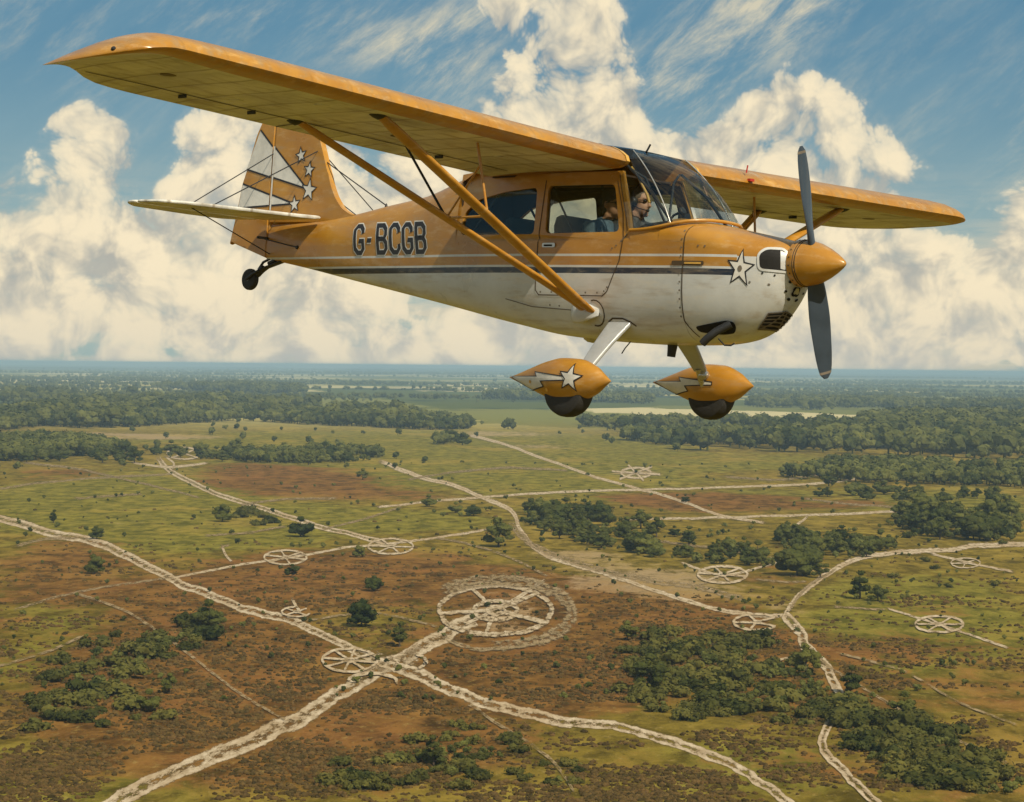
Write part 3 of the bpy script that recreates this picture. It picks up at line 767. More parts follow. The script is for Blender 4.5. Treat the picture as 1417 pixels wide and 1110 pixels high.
# ------------------------------------------------------------------ tail
def fin_plate(outline, th, name, m_, parent, edge=.6, sweep=None):
    """flat-sided surface with rounded rim; outline in (x, z)"""
    cx = sum(p[0] for p in outline) / len(outline); cz = sum(p[1] for p in outline) / len(outline)
    rr = []
    for y, k in ((-th, .012), (-th * .6, .004), (0, 0), (th * .6, .004), (th, .012)):
        ring = []
        for x, z in outline:
            d = Vector((x - cx, z - cz)); L = max(d.length, 1e-6); ring.append(Vector((x - d.x / L * k, y, z - d.y / L * k)))
        rr.append(ring)
    b = MB(); b.loft(rr); return b.build(name, m_, parent, smooth=35)
F_TH = .028
fin_o = [(-6.408, .34), (-6.398, 1.10), (-6.395, 1.305)] + rounded([(-6.10, 1.315), (-5.90, 1.24), (-5.80, 1.10), (-5.72, .93), (-5.665, .80), (-5.60, .665), (-5.525, .545), (-5.42, .445), (-5.28, .385), (-5.10, .40), (-5.10, .30)], .05, 3)
fin = fin_plate(fin_o, F_TH, "tail_fin", M_YEL, plane)
rud_o = [(-6.428, .025), (-6.418, .72), (-6.412, 1.15), (-6.412, 1.31)] + rounded([(-6.58, 1.27), (-6.66, 1.14), (-6.745, .90), (-6.828, .70), (-6.875, .45), (-6.955, .128)], .04, 4)
rudder = fin_plate(rud_o, F_TH, "rudder", M_YEL, plane)
for sgn in (-1, 1):
    # white rays of the fin, black edged: split at the hinge between fin and rudder
    ye = F_TH
    A1, B1, C1 = (-5.905, .632), (-6.612, 1.175), (-6.775, .825)           # upper ray: star, rudder top, rudder edge
    A2, B2, C2 = (-6.075, .505), (-6.815, .695), (-6.860, .475)           # lower ray
    cutx = -6.410
    def cut(a, b):
        t = (cutx - a[0]) / (b[0] - a[0]); return (cutx, a[1] + (b[1] - a[1]) * t)
    for A, B, Cc in ((A1, B1, C1), (A2, B2, C2)):
        pb, pc = cut(A, B), cut(A, Cc)
        pbf, pcf = (cutx + .012, pb[1]), (cutx + .012, pc[1]); pbr, pcr = (cutx - .012, pb[1]), (cutx - .012, pc[1])
        f_ = decal("white_ray", [[A, pbf, pcf]], fin, M_DECW, .0020, sgn, fixed_y=ye)
        decal("ray_edge", strip([A, pbf], .016) + strip([A, pcf], .016), f_, M_DECB, .0035, sgn, fixed_y=ye)
        r_ = decal("white_ray", [[pbr, B, Cc, pcr]], rudder, M_DECW, .0020, sgn, fixed_y=ye)
        decal("ray_edge", strip([pbr, B], .016) + strip([pcr, Cc], .016), r_, M_DECB, .0035, sgn, fixed_y=ye)
    for cx, cz, r_, ro in ((-5.875, .622, .105, .12), (-6.060, .500, .080, -.12), (-5.890, .800, .076, .10), (-6.015, .930, .076, -.2)):
        star(cx, cz, r_, fin, ro, sgn, fixed_y=ye, line=.010, lift=.0050)
    decal("white_hinge_post", [[(-6.404, .45), (-6.404, 1.02), (-6.382, 1.02), (-6.382, .45)]], fin, M_DECW, .0060, sgn, fixed_y=ye)
hg = MB(); hg.tube([(-6.413, 0, .03), (-6.408, 0, 1.29)], .022, 8); hg.build("rudder_hinge", M_YEL, fin)
hh = MB(); hh.tube([(-6.413, -.14, .20), (-6.413, .14, .20)], .012, 8); hh.build("rudder_horn", M_DARK, rudder, smooth=50)
for sgn in (-1, 1):
    c = MB(); c.tube([(-6.413, .13 * sgn, .20), (-6.05, (f_w(-6.0) + .02) * sgn, .135), (-5.93, (f_w(-5.93) + .002) * sgn, .115)], .0055, 6); c.build("rudder_cable", M_DARK, plane)
    c = MB(); c.lathe((-5.93, f_w(-5.93) * sgn, .115), (0, sgn, 0), [(-.01, .020), (.012, .016), (.014, .001)], 10); c.build("cable_guide", M_DARK, plane)
# horizontal tail
ZS = .372
for sgn in (-1, 1):
    so = rounded([(-5.62, .06), (-5.72, .28), (-5.95, 1.24), (-6.10, 1.43), (-6.42, 1.475), (-6.42, .06)], .06, 4)
    eo = rounded([(-6.435, .10), (-6.435, 1.475), (-6.60, 1.43), (-6.78, 1.24), (-6.86, .60), (-6.84, .22), (-6.70, .12)], .06, 4)
    for o2, nm in ((so, "tailplane"), (eo, "elevator")):
        b = MB(); cx = sum(p[0] for p in o2) / len(o2); cy = sum(p[1] for p in o2) / len(o2); rr = []
        for z, k in ((-.014, .02), (-.009, .006), (0, 0), (.009, .006), (.014, .02)):
            rr.append([Vector((x - (x - cx) * k * 1.2, sgn * (y - (y - cy) * k * 1.2), ZS + z)) for x, y in o2])
        b.loft(rr); b.build(nm, M_UNDER, plane, smooth=35)
    wires = [((-6.405, .03 * sgn, .955), (-6.20, 1.08 * sgn, ZS)), ((-6.20, 1.08 * sgn, ZS), (-6.36, .03 * sgn, .06)), ((-5.80, .025 * sgn, .96), (-5.95, 1.02 * sgn, ZS))]
    for a, b_ in wires:
        c = MB(); c.tube([a, b_], .005, 6); c.build("bracing_wire", M_DARK, plane)
c = MB(); c.tube([(-5.71, 0, .87), (-4.88, 0, .475)], .0055, 6); c.lathe((-4.88, 0, .455), (0, 0, 1), [(0, .016), (.03, .008), (.04, .001)], 8); c.build("aerial_wire", M_DARK, plane)
# tail wheel
tw = empty("tail_wheel", None, None); tw.parent = plane
c = MB(); c.tube([(-6.20, 0, .0), (-6.42, 0, -.055), (-6.50, 0, -.095)], .014, 8, flat=((0, 1, 0), 2.2)); c.build("leaf_spring", M_DARK, tw, smooth=50)
c = MB(); c.tube([(-6.36, 0, .03), (-6.48, 0, -.01), (-6.54, 0, -.075)], .012, 8); c.tube([(-6.30, .0, .01), (-6.40, 0, -.02)], .02, 8); c.build("steering_arm", M_DARK, tw, smooth=50)
c = MB()
for s_ in (-1, 1): c.tube([(-6.50, .028 * s_, -.085), (-6.58, .040 * s_, -.125), (-6.650, .042 * s_, -.165)], .013, 8)
c.tube([(-6.47, 0, -.06), (-6.55, 0, -.12)], .030, 10); c.build("wheel_fork", M_DARK, tw, smooth=50)
def wheel_mesh(c, r, wd, parent, rim=.55):
    t = MB(); t.lathe(c, (0, 1, 0), [(-wd * .5, r * rim), (-wd * .5, r * .80), (-wd * .42, r * .93), (-wd * .22, r * .99), (0, r), (wd * .22, r * .99), (wd * .42, r * .93), (wd * .5, r * .80), (wd * .5, r * rim)], 40)
    t.build("tyre", M_BLACK, parent, smooth=35)
    m_ = MB(); m_.lathe(c, (0, 1, 0), [(-wd * .48, .001), (-wd * .52, r * .16), (-wd * .40, r * .22), (-wd * .30, r * .45), (-wd * .47, r * rim), (wd * .47, r * rim), (wd * .30, r * .45), (wd * .40, r * .22), (wd * .52, r * .16), (wd * .48, .001)], 32)
    m_.build("rim", M_RIM, parent, smooth=35)
wheel_mesh(Vector((-6.650, 0, -.165)), .097, .06, tw)

# ------------------------------------------------------------------ main gear
for sgn, zo in ((-1, 0.0), (1, .058)):
    b = MB(); rr = []
    for t in [k / 10 for k in range(11)]:
        c = Vector((-1.80 - .02 * t, sgn * (.30 + .34 * t), -.46 - .37 * t + .012 * math.sin(math.pi * t) + zo * t))
        hw = .115 * (1 - t) + .062 * t; ht = .017
        dn = Vector((0, .37 * sgn, .34)).normalized()
        pl = rounded([(-hw, -ht), (hw, -ht), (hw, ht), (-hw, ht)], .015, 3)
        rr.append([c + Vector((p, 0, 0)) + dn * q for p, q in pl])
    b.loft(rr); leg = b.build("gear_leg", M_GREY, plane, smooth=40)
    decal("leg_slot", strip([(-1.91, -.475), (-1.86, -.448), (-1.76, -.448), (-1.69, -.47), (-1.64, -.50)], .012), plane, M_LINE, .003, sgn)
    wh = empty("main_wheel", None, None); wh.parent = plane
    wc = Vector((-1.825, sgn * .80, -1.005 + zo)); wheel_mesh(wc, .200, .16, wh)
    ax = MB(); ax.tube([(-1.82, sgn * .62, -.82 + zo), (-1.822, sgn * .66, -.90 + zo), (-1.825, sgn * .74, -1.0 + zo)], .028, 10); ax.lathe((-1.80, sgn * .655, -.865 + zo), (.3, -sgn, 0), [(-.03, .04), (.02, .042), (.035, .03), (.04, .001)], 14); ax.build("axle", M_CHROME, wh, smooth=50)
    # spat: pointed at both ends
    L0, L1, zc = -2.445, -1.415, -.932 + zo
    b = MB(); rr = []
    prof = interp([(0, .012), (.08, .17), (.22, .47), (.40, .83), (.55, 1.0), (.70, .97), (.84, .68), (.94, .28), (1, .03)])
    for k in range(41):
        t = k / 40; x = L0 + (L1 - L0) * t; s_ = prof(t)
        up1, dn1, wd1 = .158 * s_, .160 * s_, .130 * s_
        ring = []
        for i in range(32):
            a = 2 * math.pi * i / 32; cc, ss = math.cos(a), math.sin(a)
            ring.append(Vector((x, sgn * .80 + math.copysign(abs(cc) ** .92, cc) * wd1, zc + .012 * (t - .5) + math.copysign(abs(ss) ** .92, ss) * (up1 if ss > 0 else dn1))))
        rr.append(ring)
    b.loft(rr); spat = b.build("wheel_spat", M_YEL, plane, smooth=40)
    stree = tree_of(b)
    def sp(du, dv): return (L0 + du * (L1 - L0), zc + dv)
    for side in (-1, 1):
        yref = lambda p: p
        def spat_decal(name, polys, parent, m_, lift, side=side):
            o = decal(name, [], parent, m_, lift)
            bb = bmesh.new()
            for poly in polys:
                vs = [bb.verts.new((x, 0, z)) for x, z in poly]
                for t in tessellate_polygon([[Vector((x, z, 0)) for x, z in poly]]):
                    try: bb.faces.new([vs[i] for i in t])
                    except ValueError: pass
            bmesh.ops.triangulate(bb, faces=bb.faces)
            for _ in range(5):
                ed = [e for e in bb.edges if e.calc_length() > .025]
                if not ed: break
                bmesh.ops.subdivide_edges(bb, edges=ed, cuts=1); bmesh.ops.triangulate(bb, faces=bb.faces)
            for v in bb.verts:
                h = stree.ray_cast(Vector((v.co.x, sgn * .80 + side * 1.0, v.co.z)), Vector((0, -side, 0)))
                if h[0] is None: h = stree.find_nearest(Vector((v.co.x, sgn * .80 + side * .1, v.co.z)))
                v.co = Vector((v.co.x, h[0].y + side * lift, v.co.z))
            bb.to_mesh(o.data); bb.free(); return o
        bolt = [sp(.02, .004), sp(.37, .012), sp(.34, .045), sp(.70, .018), sp(.70, -.006), sp(.42, -.022), sp(.455, -.062), sp(.28, -.095)]
        d_ = spat_decal("lightning_flash", [bolt], spat, M_DECW, .003)
        spat_decal("flash_outline", strip(bolt, .008, True), d_, M_DECB, .005)
        if side != sgn: continue
        st_ = star_pts(sp(.72, 0)[0], sp(0, .012)[1], .105, .12)
        s1 = spat_decal("star", [st_], spat, M_DECW, .006); spat_decal("star_outline", strip(st_, .009, True), s1, M_DECB, .008)
        for du, dv in ((.29, -.03), (.49, -.085)):
            c0 = sp(du, dv); spat_decal("spat_bolt", [[(c0[0] + .014 * math.cos(k * .8), c0[1] + .014 * math.sin(k * .8)) for k in range(8)]], spat, M_YTUBE, .0075)
# belly fittings
c = MB(); c.tube([(-1.60, .05, -.60), (-1.605, .05, -.665), (-1.608, .05, -.70)], [.040, .034, .032], 12); c.build("fuel_drain", M_DARK, plane, smooth=40)
c = MB(); c.lathe((-2.33, -.05, -.585), (0, 0, -1), [(-.02, .075), (.012, .07), (.032, .04), (.038, .001)], 18); c.build("belly_beacon", M_CHROME, plane, smooth=50)
c = MB(); c.tube([(-1.80, -.2, -.61), (-1.85, -.2, -.66), (-1.88, -.2, -.70)], .005, 6); c.build("belly_aerial", M_DARK, plane)
c = MB(); c.tube([(-2.02, .05, .83), (-1.99, .05, .865), (-1.965, .05, .905)], .008, 6); c.build("roof_aerial", M_DARK, plane)
c = MB(); c.box((-1.765, 1.02, .745), (.03, .05, .02)); c.tube([(-1.80, 1.0, .80), (-1.79, 1.0, .86)], .006, 6); c.build("stall_vane", M_RED, wings[1][0])

# ------------------------------------------------------------------ spinner and propeller
b = MB(); b.lathe((-.40, 0, 0), (1, 0, 0), [(0, .150), (.0, .168), (.045, .170), (.05, .166), (.10, .160), (.17, .142), (.24, .112), (.31, .074), (.36, .042), (.39, .018), (.40, .002)], 40)
spinner = b.build("spinner", M_YEL, plane, smooth=40)
for k in range(18):
    a = 2 * math.pi * k / 18; c = MB(); c.lathe((-.378, .168 * math.sin(a), .168 * math.cos(a)), (0, math.sin(a), math.cos(a)), [(-.004, .007), (.004, .006), (.005, .001)], 8); c.build("spinner_screw", M_LINE, spinner)
for zr in (-.352, -.335):
    b = MB(); b.lathe((zr, 0, 0), (1, 0, 0), [(0, .1685 if zr < -.34 else .1655), (.004, .1700 if zr < -.34 else .167), (.008, .1675 if zr < -.34 else .165)], 40)
    b.build("spinner_joint", M_LINE, spinner, smooth=60)
prop = empty("propeller", None, None); prop.parent = plane
tip = Vector((0, .456, -1.568)).normalized()
for d in (tip, -tip):
    side = Vector((1, 0, 0)).cross(d).normalized()
    def blade_ring(t, grow=0.0, n=20):
        r = .10 + t * .735; c = Vector((-.285, 0, 0)) + d * r
        ch = interp([(0, .055), (.2, .075), (.45, .088), (.7, .082), (.88, .068), (.96, .05), (1, .02)])(t) + grow
        th = interp([(0, .030), (.25, .018), (.6, .010), (1, .005)])(t) + grow
        an = interp([(0, .62), (.3, .40), (.6, .24), (1, .14)])(t)
        u_ = side * math.cos(an) + Vector((1, 0, 0)) * math.sin(an); v_ = d.cross(u_)
        return [c + u_ * (math.cos(2 * math.pi * i / n) * ch) + v_ * (math.sin(2 * math.pi * i / n) * th) for i in range(n)]
    b = MB(); b.loft([blade_ring(k / 24) for k in range(25)]); bl = b.build("propeller_blade", M_PROP, prop, smooth=50)
    for t0, t1 in ((.93, .955),):
        b = MB(); b.loft([blade_ring(t0, .0015), blade_ring(t1, .0015)], cap=False); b.build("tip_band", M_LINEW, bl, smooth=60)

# ------------------------------------------------------------------ the two people in the cabin
def remeshed(name, mb, mats, parent, voxel, smooth_it=6):
    o = mb.build(name, mats, parent)
    md = o.modifiers.new("remesh", 'REMESH'); md.mode = 'VOXEL'; md.voxel_size = voxel; md.use_smooth_shade = True
    sm = o.modifiers.new("smooth", 'SMOOTH'); sm.factor = .5; sm.iterations = smooth_it
    return o
def ball(mb, c, r, rot=None, n=16):
    vs = []; fs = []
    c = Vector(c)
    for i in range(n + 1):
        for k in range(n):
            t = math.pi * i / n; a = 2 * math.pi * k / n
            p = Vector((math.sin(t) * math.cos(a) * r[0], math.sin(t) * math.sin(a) * r[1], math.cos(t) * r[2]))
            vs.append(c + (rot @ p if rot else p))
    for i in range(n):
        for k in range(n): fs.append((i * n + k, i * n + (k + 1) % n, (i + 1) * n + (k + 1) % n, (i + 1) * n + k))
    mb.add(vs, fs)
def person(hip, label, shirt, hair_m, cap, turn, headset, scale=1.0):
    """a seated figure facing the nose; hip = where it sits. x forward, y to the left, z up"""
    J = lambda x, y, z: Vector((x, y, z)) * scale
    pelvis, waist, chest, neck = J(0, 0, .10), J(-.02, 0, .27), J(-.01, 0, .44), J(.03, 0, .575)
    head = J(.055, 0, .70)
    Rt = Matrix.Rotation(turn, 3, 'Z')
    hp = lambda x, y, z: head + Rt @ (Vector((x, y, z)) * scale)
    limbs = {}
    for s_ in (-1, 1):
        sh, elb, wri = J(-.005, .185 * s_, .49), J(.06, .235 * s_, .235), J(.275, .13 * s_, .215)
        hipj, knee, ank = J(.02, .09 * s_, .09), J(.41, .12 * s_, .14), J(.50, .11 * s_, -.24)
        limbs[s_] = (sh, elb, wri, hipj, knee, ank)
    m = MB()
    # trunk
    m.tube([pelvis + J(0, 0, -.06), pelvis, waist, chest, J(0, 0, .53), neck, J(.045, 0, .62)], [.12 * scale, .135 * scale, .125 * scale, .135 * scale, .10 * scale, .058 * scale, .055 * scale], 16, flat=((0, 1, 0), 1.25))
    m.tube([neck - J(.005, 0, .06), neck, head - J(0, 0, .03)], [.062 * scale, .055 * scale, .055 * scale], 14)
    # head: skull, jaw, nose, brow, chin, ears, lips
    ball(m, hp(-.012, 0, .025), (.098 * scale, .077 * scale, .098 * scale), Rt)
    ball(m, hp(.028, 0, -.045), (.066 * scale, .060 * scale, .075 * scale), Rt)
    m.tube([hp(.086, 0, .012), hp(.098, 0, -.012), hp(.110, 0, -.034), hp(.088, 0, -.042)], [.010 * scale, .013 * scale, .017 * scale, .013 * scale], 8)
    ball(m, hp(.074, 0, .028), (.020 * scale, .052 * scale, .012 * scale), Rt, 10)
    ball(m, hp(.070, 0, -.105), (.024 * scale, .026 * scale, .020 * scale), Rt, 10)
    ball(m, hp(.083, 0, -.066), (.013 * scale, .026 * scale, .007 * scale), Rt, 10); ball(m, hp(.081, 0, -.078), (.013 * scale, .023 * scale, .008 * scale), Rt, 10)
    for s_ in (-1, 1):
        ball(m, hp(-.008, .078 * s_, -.008), (.020 * scale, .012 * scale, .032 * scale), Rt, 10)
        sh, elb, wri, hipj, knee, ank = limbs[s_]
        m.tube([J(-.01, .09 * s_, .50), sh, sh.lerp(elb, .5), elb], [.060 * scale, .066 * scale, .052 * scale, .045 * scale], 12)
        m.tube([elb, elb.lerp(wri, .35), wri], [.045 * scale, .042 * scale, .029 * scale], 12)
        m.tube([hipj, hipj.lerp(knee, .5), knee], [.092 * scale, .080 * scale, .060 * scale], 14)
        m.tube([knee, knee.lerp(ank, .35), ank], [.060 * scale, .056 * scale, .038 * scale], 12)
        m.tube([ank + J(-.03, 0, -.03), ank + J(.09, 0, -.06), ank + J(.17, 0, -.065)], [.040 * scale, .038 * scale, .028 * scale], 10, flat=((0, 1, 0), 1.15))
        # hand: palm, four curled fingers of different length, thumb from the side of the palm
        d = (wri - elb).normalized(); sd = Vector((0, -s_, 0)); sd = (sd - d * sd.dot(d)).normalized(); nrm_ = d.cross(sd); nrm_ = nrm_ if nrm_.z < 0 else -nrm_
        palm = wri + d * .05 * scale
        m.tube([wri, palm, wri + d * .088 * scale], [.026 * scale, .021 * scale, .020 * scale], 10, flat=(tuple(sd), 1.75))
        for q, ln in zip((-.030, -.010, .010, .029), (.066, .080, .085, .072)):
            b0 = wri + d * .085 * scale + sd * q * scale
            m.tube([b0, b0 + (d * .55 + nrm_ * .45) * ln * .5 * scale, b0 + (d * .62 + nrm_ * 1.05) * ln * .8 * scale, b0 + (d * .22 + nrm_ * 1.25) * ln * scale], [.0095 * scale, .009 * scale, .0085 * scale, .007 * scale], 8)
        t0 = wri + d * .035 * scale + sd * .034 * scale
        m.tube([t0, t0 + (d * .4 + sd * .7 + nrm_ * .3) * .035 * scale, t0 + (d * .9 + sd * .6 + nrm_ * .9) * .05 * scale], [.012 * scale, .0105 * scale, .008 * scale], 8)
    body = remeshed("person", m, M_SKIN, None, .0075 * scale, 3)
    body.matrix_world = MP @ Matrix.Translation(hip)
    tag(body, label, "person", "people in the cabin")
    # clothes follow the same limbs, a little larger
    g = 1.10; c = MB()
    c.tube([pelvis + J(0, 0, -.01), waist, chest, J(0, 0, .53), J(.02, 0, .575)], [.150 * scale, .142 * scale, .150 * scale, .118 * scale, .072 * scale], 18, flat=((0, 1, 0), 1.27))
    for s_ in (-1, 1):
        sh, elb, wri, hipj, knee, ank = limbs[s_]
        c.tube([J(-.01, .09 * s_, .50), sh, sh.lerp(elb, .5), elb, elb.lerp(wri, .4), elb.lerp(wri, .9)], [.072 * scale, .079 * scale, .067 * scale, .060 * scale, .054 * scale, .042 * scale], 14)
        c.tube([J(.035, .055 * s_, .585), J(.075, .035 * s_, .545), J(.115, .015 * s_, .50)], [.020 * scale, .020 * scale, .014 * scale], 8)
    remeshed("shirt", c, shirt, body, .011 * scale, 3)
    t = MB(); t.tube([pelvis + J(0, 0, -.07), pelvis + J(0, 0, .06)], [.142 * scale, .146 * scale], 16, flat=((0, 1, 0), 1.25))
    for s_ in (-1, 1):
        sh, elb, wri, hipj, knee, ank = limbs[s_]
        t.tube([hipj, hipj.lerp(knee, .5), knee, knee.lerp(ank, .4), ank + J(0, 0, .02)], [.104 * scale, .092 * scale, .073 * scale, .068 * scale, .056 * scale], 14)
    remeshed("trousers", t, M_TROUS, body, .012 * scale, 3)
    h = MB(); ball(h, hp(-.022, 0, .036), (.100 * scale, .084 * scale, .100 * scale), Rt)
    ball(h, hp(-.060, 0, -.020), (.060 * scale, .072 * scale, .075 * scale), Rt)
    remeshed("hair", h, hair_m, body, .008 * scale, 2)
    if cap:
        k = MB(); ball(k, hp(-.018, 0, .060), (.107 * scale, .091 * scale, .080 * scale), Rt)
        pk = [hp(.06 + .075 * math.cos(a), .075 * math.sin(a), .050 - .012 * math.cos(a)) for a in [math.pi * (-.5 + i / 12) for i in range(13)]]
        k.loft([pk, [p + Vector((0, 0, .010)) for p in pk]], closed=True)
        k.build("cap", M_CAP, body, smooth=60)
    e = MB()
    for s_ in (-1, 1): ball(e, hp(.080, .030 * s_, .006), (.012 * scale, .023 * scale, .017 * scale), Rt, 10)
    e.tube([hp(.086, -.03, .012), hp(.092, 0, .014), hp(.086, .03, .012)], .004, 6)
    for s_ in (-1, 1): e.tube([hp(.082, .05 * s_, .010), hp(.03, .079 * s_, .010), hp(-.01, .084 * s_, .006)], .003, 6)
    e.build("sunglasses", M_EYE, body, smooth=60)
    if headset:
        k = MB(); k.tube([hp(-.01, .100 * math.cos(a), .010 + .130 * math.sin(a)) for a in [math.pi * i / 12 for i in range(13)]], .009, 8, flat=((1, 0, 0), 1.6))
        for s_ in (-1, 1): k.lathe(hp(-.008, .080 * s_, -.005), Rt @ Vector((0, s_, 0)), [(-.01, .040), (.022, .038), (.032, .025), (.034, .001)], 16)
        k.tube([hp(.01, -.105, -.03), hp(.06, -.09, -.06), hp(.105, -.035, -.072)], .004, 6); ball(k, hp(.108, -.025, -.072), (.012, .014, .011), Rt, 8)
        k.build("headset", M_DARK, body, smooth=60)
    return body
person(Vector((-2.235, -.075, -.215)), "dark-haired person in a blue shirt and cap seen through the door window", M_SHIRT, M_HAIR, True, R_(-8), False, .93)
person(Vector((-2.155, .125, -.175)), "person in headset and dark jacket behind the windscreen, ahead of the blue-shirted one", M_SHIRT2, M_HAIR2, False, R_(6), True, .93)

# ------------------------------------------------------------------ the land: positions on the heath
def G(u, v):
    d = RW @ Vector(((u - IW / 2) / FPX, 1, -(v - IH / 2) / FPX)); k = -CAM_H / d.z
    return Vector((CL.x + d.x * k, CL.y + d.y * k, 0))
def mpp(u, v): return (G(u, v) - CL).length / FPX            # metres per photograph pixel there
rng = np.random.default_rng(11)
def fbm2(x, y, s, o=4, seed=0):
    """cheap value noise on numpy arrays"""
    tot = np.zeros_like(x); a = .5
    for k in range(o):
        xi, yi = x / s, y / s; x0, y0 = np.floor(xi), np.floor(yi); fx, fy = xi - x0, yi - y0
        fx, fy = fx * fx * (3 - 2 * fx), fy * fy * (3 - 2 * fy)
        hsh = lambda i, j: np.modf(np.abs(np.sin(i * 127.1 + j * 311.7 + seed * 17.3 + k * 5.1) * 43758.5453))[0]
        tot += a * ((hsh(x0, y0) * (1 - fx) + hsh(x0 + 1, y0) * fx) * (1 - fy) + (hsh(x0, y0 + 1) * (1 - fx) + hsh(x0 + 1, y0 + 1) * fx) * fy)
        a *= .5; s *= .5
    return tot

# ---- ground cover: where heather (brown), grass (green) and bare sand lie: ellipses (u, v, ru, rv, amount), put on the ground
HEATH = [(-300, 880, 260, 120, .8), (-700, 780, 300, 60, .7), (1750, 900, 260, 120, .7), (2100, 760, 300, 50, .6), (-500, 1060, 200, 60, .5), (1900, 1060, 250, 60, .6), (1290, 920, 190, 90, .32), (1180, 1070, 160, 50, .3), (120, 1060, 150, 50, .35), (290, 905, 190, 90, .95), (200, 960, 130, 60, .5), (430, 1010, 160, 80, .65), (700, 925, 170, 60, .95), (760, 830, 170, 50, .75), (600, 790, 130, 28, .6), (90, 785, 110, 50, .75), (300, 820, 120, 30, .5),
         (430, 800, 170, 45, .75), (410, 665, 120, 22, .95), (330, 650, 90, 12, .4), (540, 685, 90, 10, .3), (1010, 695, 130, 14, .85), (900, 690, 90, 10, .5), (950, 850, 110, 28, .8), (1000, 880, 150, 35, .5), (1060, 800, 80, 22, .4), (1080, 960, 150, 60, .35), (620, 1040, 120, 50, .4), (880, 1060, 150, 30, .35),
         (80, 655, 80, 10, .5), (1200, 700, 80, 10, .35), (130, 690, 110, 12, -.3), (1000, 640, 200, 10, .2), (1250, 820, 150, 30, .15), (820, 940, 110, 40, .5)]
GREEN = [(200, 690, 230, 40, .8), (120, 700, 150, 30, .4), (560, 640, 260, 22, .8), (760, 655, 200, 26, .6), (700, 610, 260, 14, .7), (880, 640, 160, 14, .4), (1280, 840, 170, 60, .4), (1250, 900, 200, 70, .35), (1180, 690, 200, 18, .35), (470, 610, 260, 14, .8), (300, 735, 170, 26, .5), (70, 900, 80, 120, .4), (180, 1060, 200, 40, .5),
         (620, 1010, 200, 40, .35), (1100, 1070, 200, 40, .4), (560, 720, 130, 16, .55), (1150, 640, 180, 14, .4), (1340, 690, 90, 30, .4)]
SAND = [(688, 846, 70, 30, .45), (900, 800, 180, 24, .75), (800, 770, 90, 14, .6), (980, 830, 120, 14, .45), (660, 690, 120, 8, .35), (230, 605, 110, 5, .9), (120, 600, 90, 4, .5), (690, 600, 80, 5, .7), (740, 618, 70, 6, .5), (1090, 850, 40, 20, .45), (330, 868, 140, 22, .25), (710, 850, 95, 40, .30), (880, 655, 50, 5, .6), (660, 990, 110, 18, .3), (130, 725, 110, 14, .3), (1150, 790, 70, 12, .35)]
def zone(X, Y, lst):
    t = np.zeros_like(X)
    for u, v, ru, rv, w in lst:
        c = G(u, v); k = mpp(u, v); rx = ru * k; ry = max((G(u, v - rv) - G(u, v + rv)).length / 2, 5)
        ang = math.atan2(c.x, c.y); dx, dy = X - c.x, Y - c.y
        a = dx * math.cos(ang) - dy * math.sin(ang); b = dx * math.sin(ang) + dy * math.cos(ang)
        t += w * np.exp(-((a / rx) ** 2 + (b / ry) ** 2) ** 1.3)
    return t
rad = np.concatenate([[0.0], np.geomspace(60, 380, 10), np.geomspace(400, 6500, 300), np.geomspace(6800, 60000, 40)])
ang = np.concatenate([np.linspace(-16, 16, 381), np.linspace(16.4, 40, 90), np.linspace(45, 315, 40), np.linspace(320, 343.6, 90)]) * math.pi / 180
RR, AA = np.meshgrid(rad[1:], ang, indexing='ij')
X = RR * np.sin(AA); Y = RR * np.cos(AA)
nr, na = RR.shape
hz = zone(X, Y, HEATH); gz = zone(X, Y, GREEN); sz = zone(X, Y, SAND)
wob = fbm2(X, Y, 60, 4, 1) - .47
Z = (fbm2(X, Y, 150, 3, 5) - .45) * 3.0 * np.clip((RR - 380) / 200, 0, 1) * np.clip((6000 - RR) / 3000, 0, 1)
Z *= 0.0                                                      # the heath is level
verts = [(0, 0, 0)] + list(zip(X.ravel().tolist(), Y.ravel().tolist(), Z.ravel().tolist()))
faces = [(0, 1 + (k + 1) % na, 1 + k) for k in range(na)]
idx = np.arange(nr * na).reshape(nr, na) + 1
a = idx[:-1, :]; b = np.roll(a, -1, 1); d = idx[1:, :]; c = np.roll(d, -1, 1)
faces += np.stack([a, b, c, d], -1).reshape(-1, 4).tolist()
gm = bpy.data.meshes.new("ground"); gm.from_pydata(verts, [], faces); gm.update()
ca_ = gm.color_attributes.new("cover", 'FLOAT_COLOR', 'POINT')
cv = np.ones((len(verts), 4), np.float32); cv[0, :3] = 0
cv[1:, 0] = np.clip(hz.ravel() + wob.ravel() * .5 + .10, 0, 1); cv[1:, 1] = np.clip(gz.ravel() - wob.ravel() * .6 + .22, 0, 1); cv[1:, 2] = np.clip(sz.ravel() * (1 + wob.ravel() * 1.5), 0, 1)
ca_.data.foreach_set('color', cv.ravel())
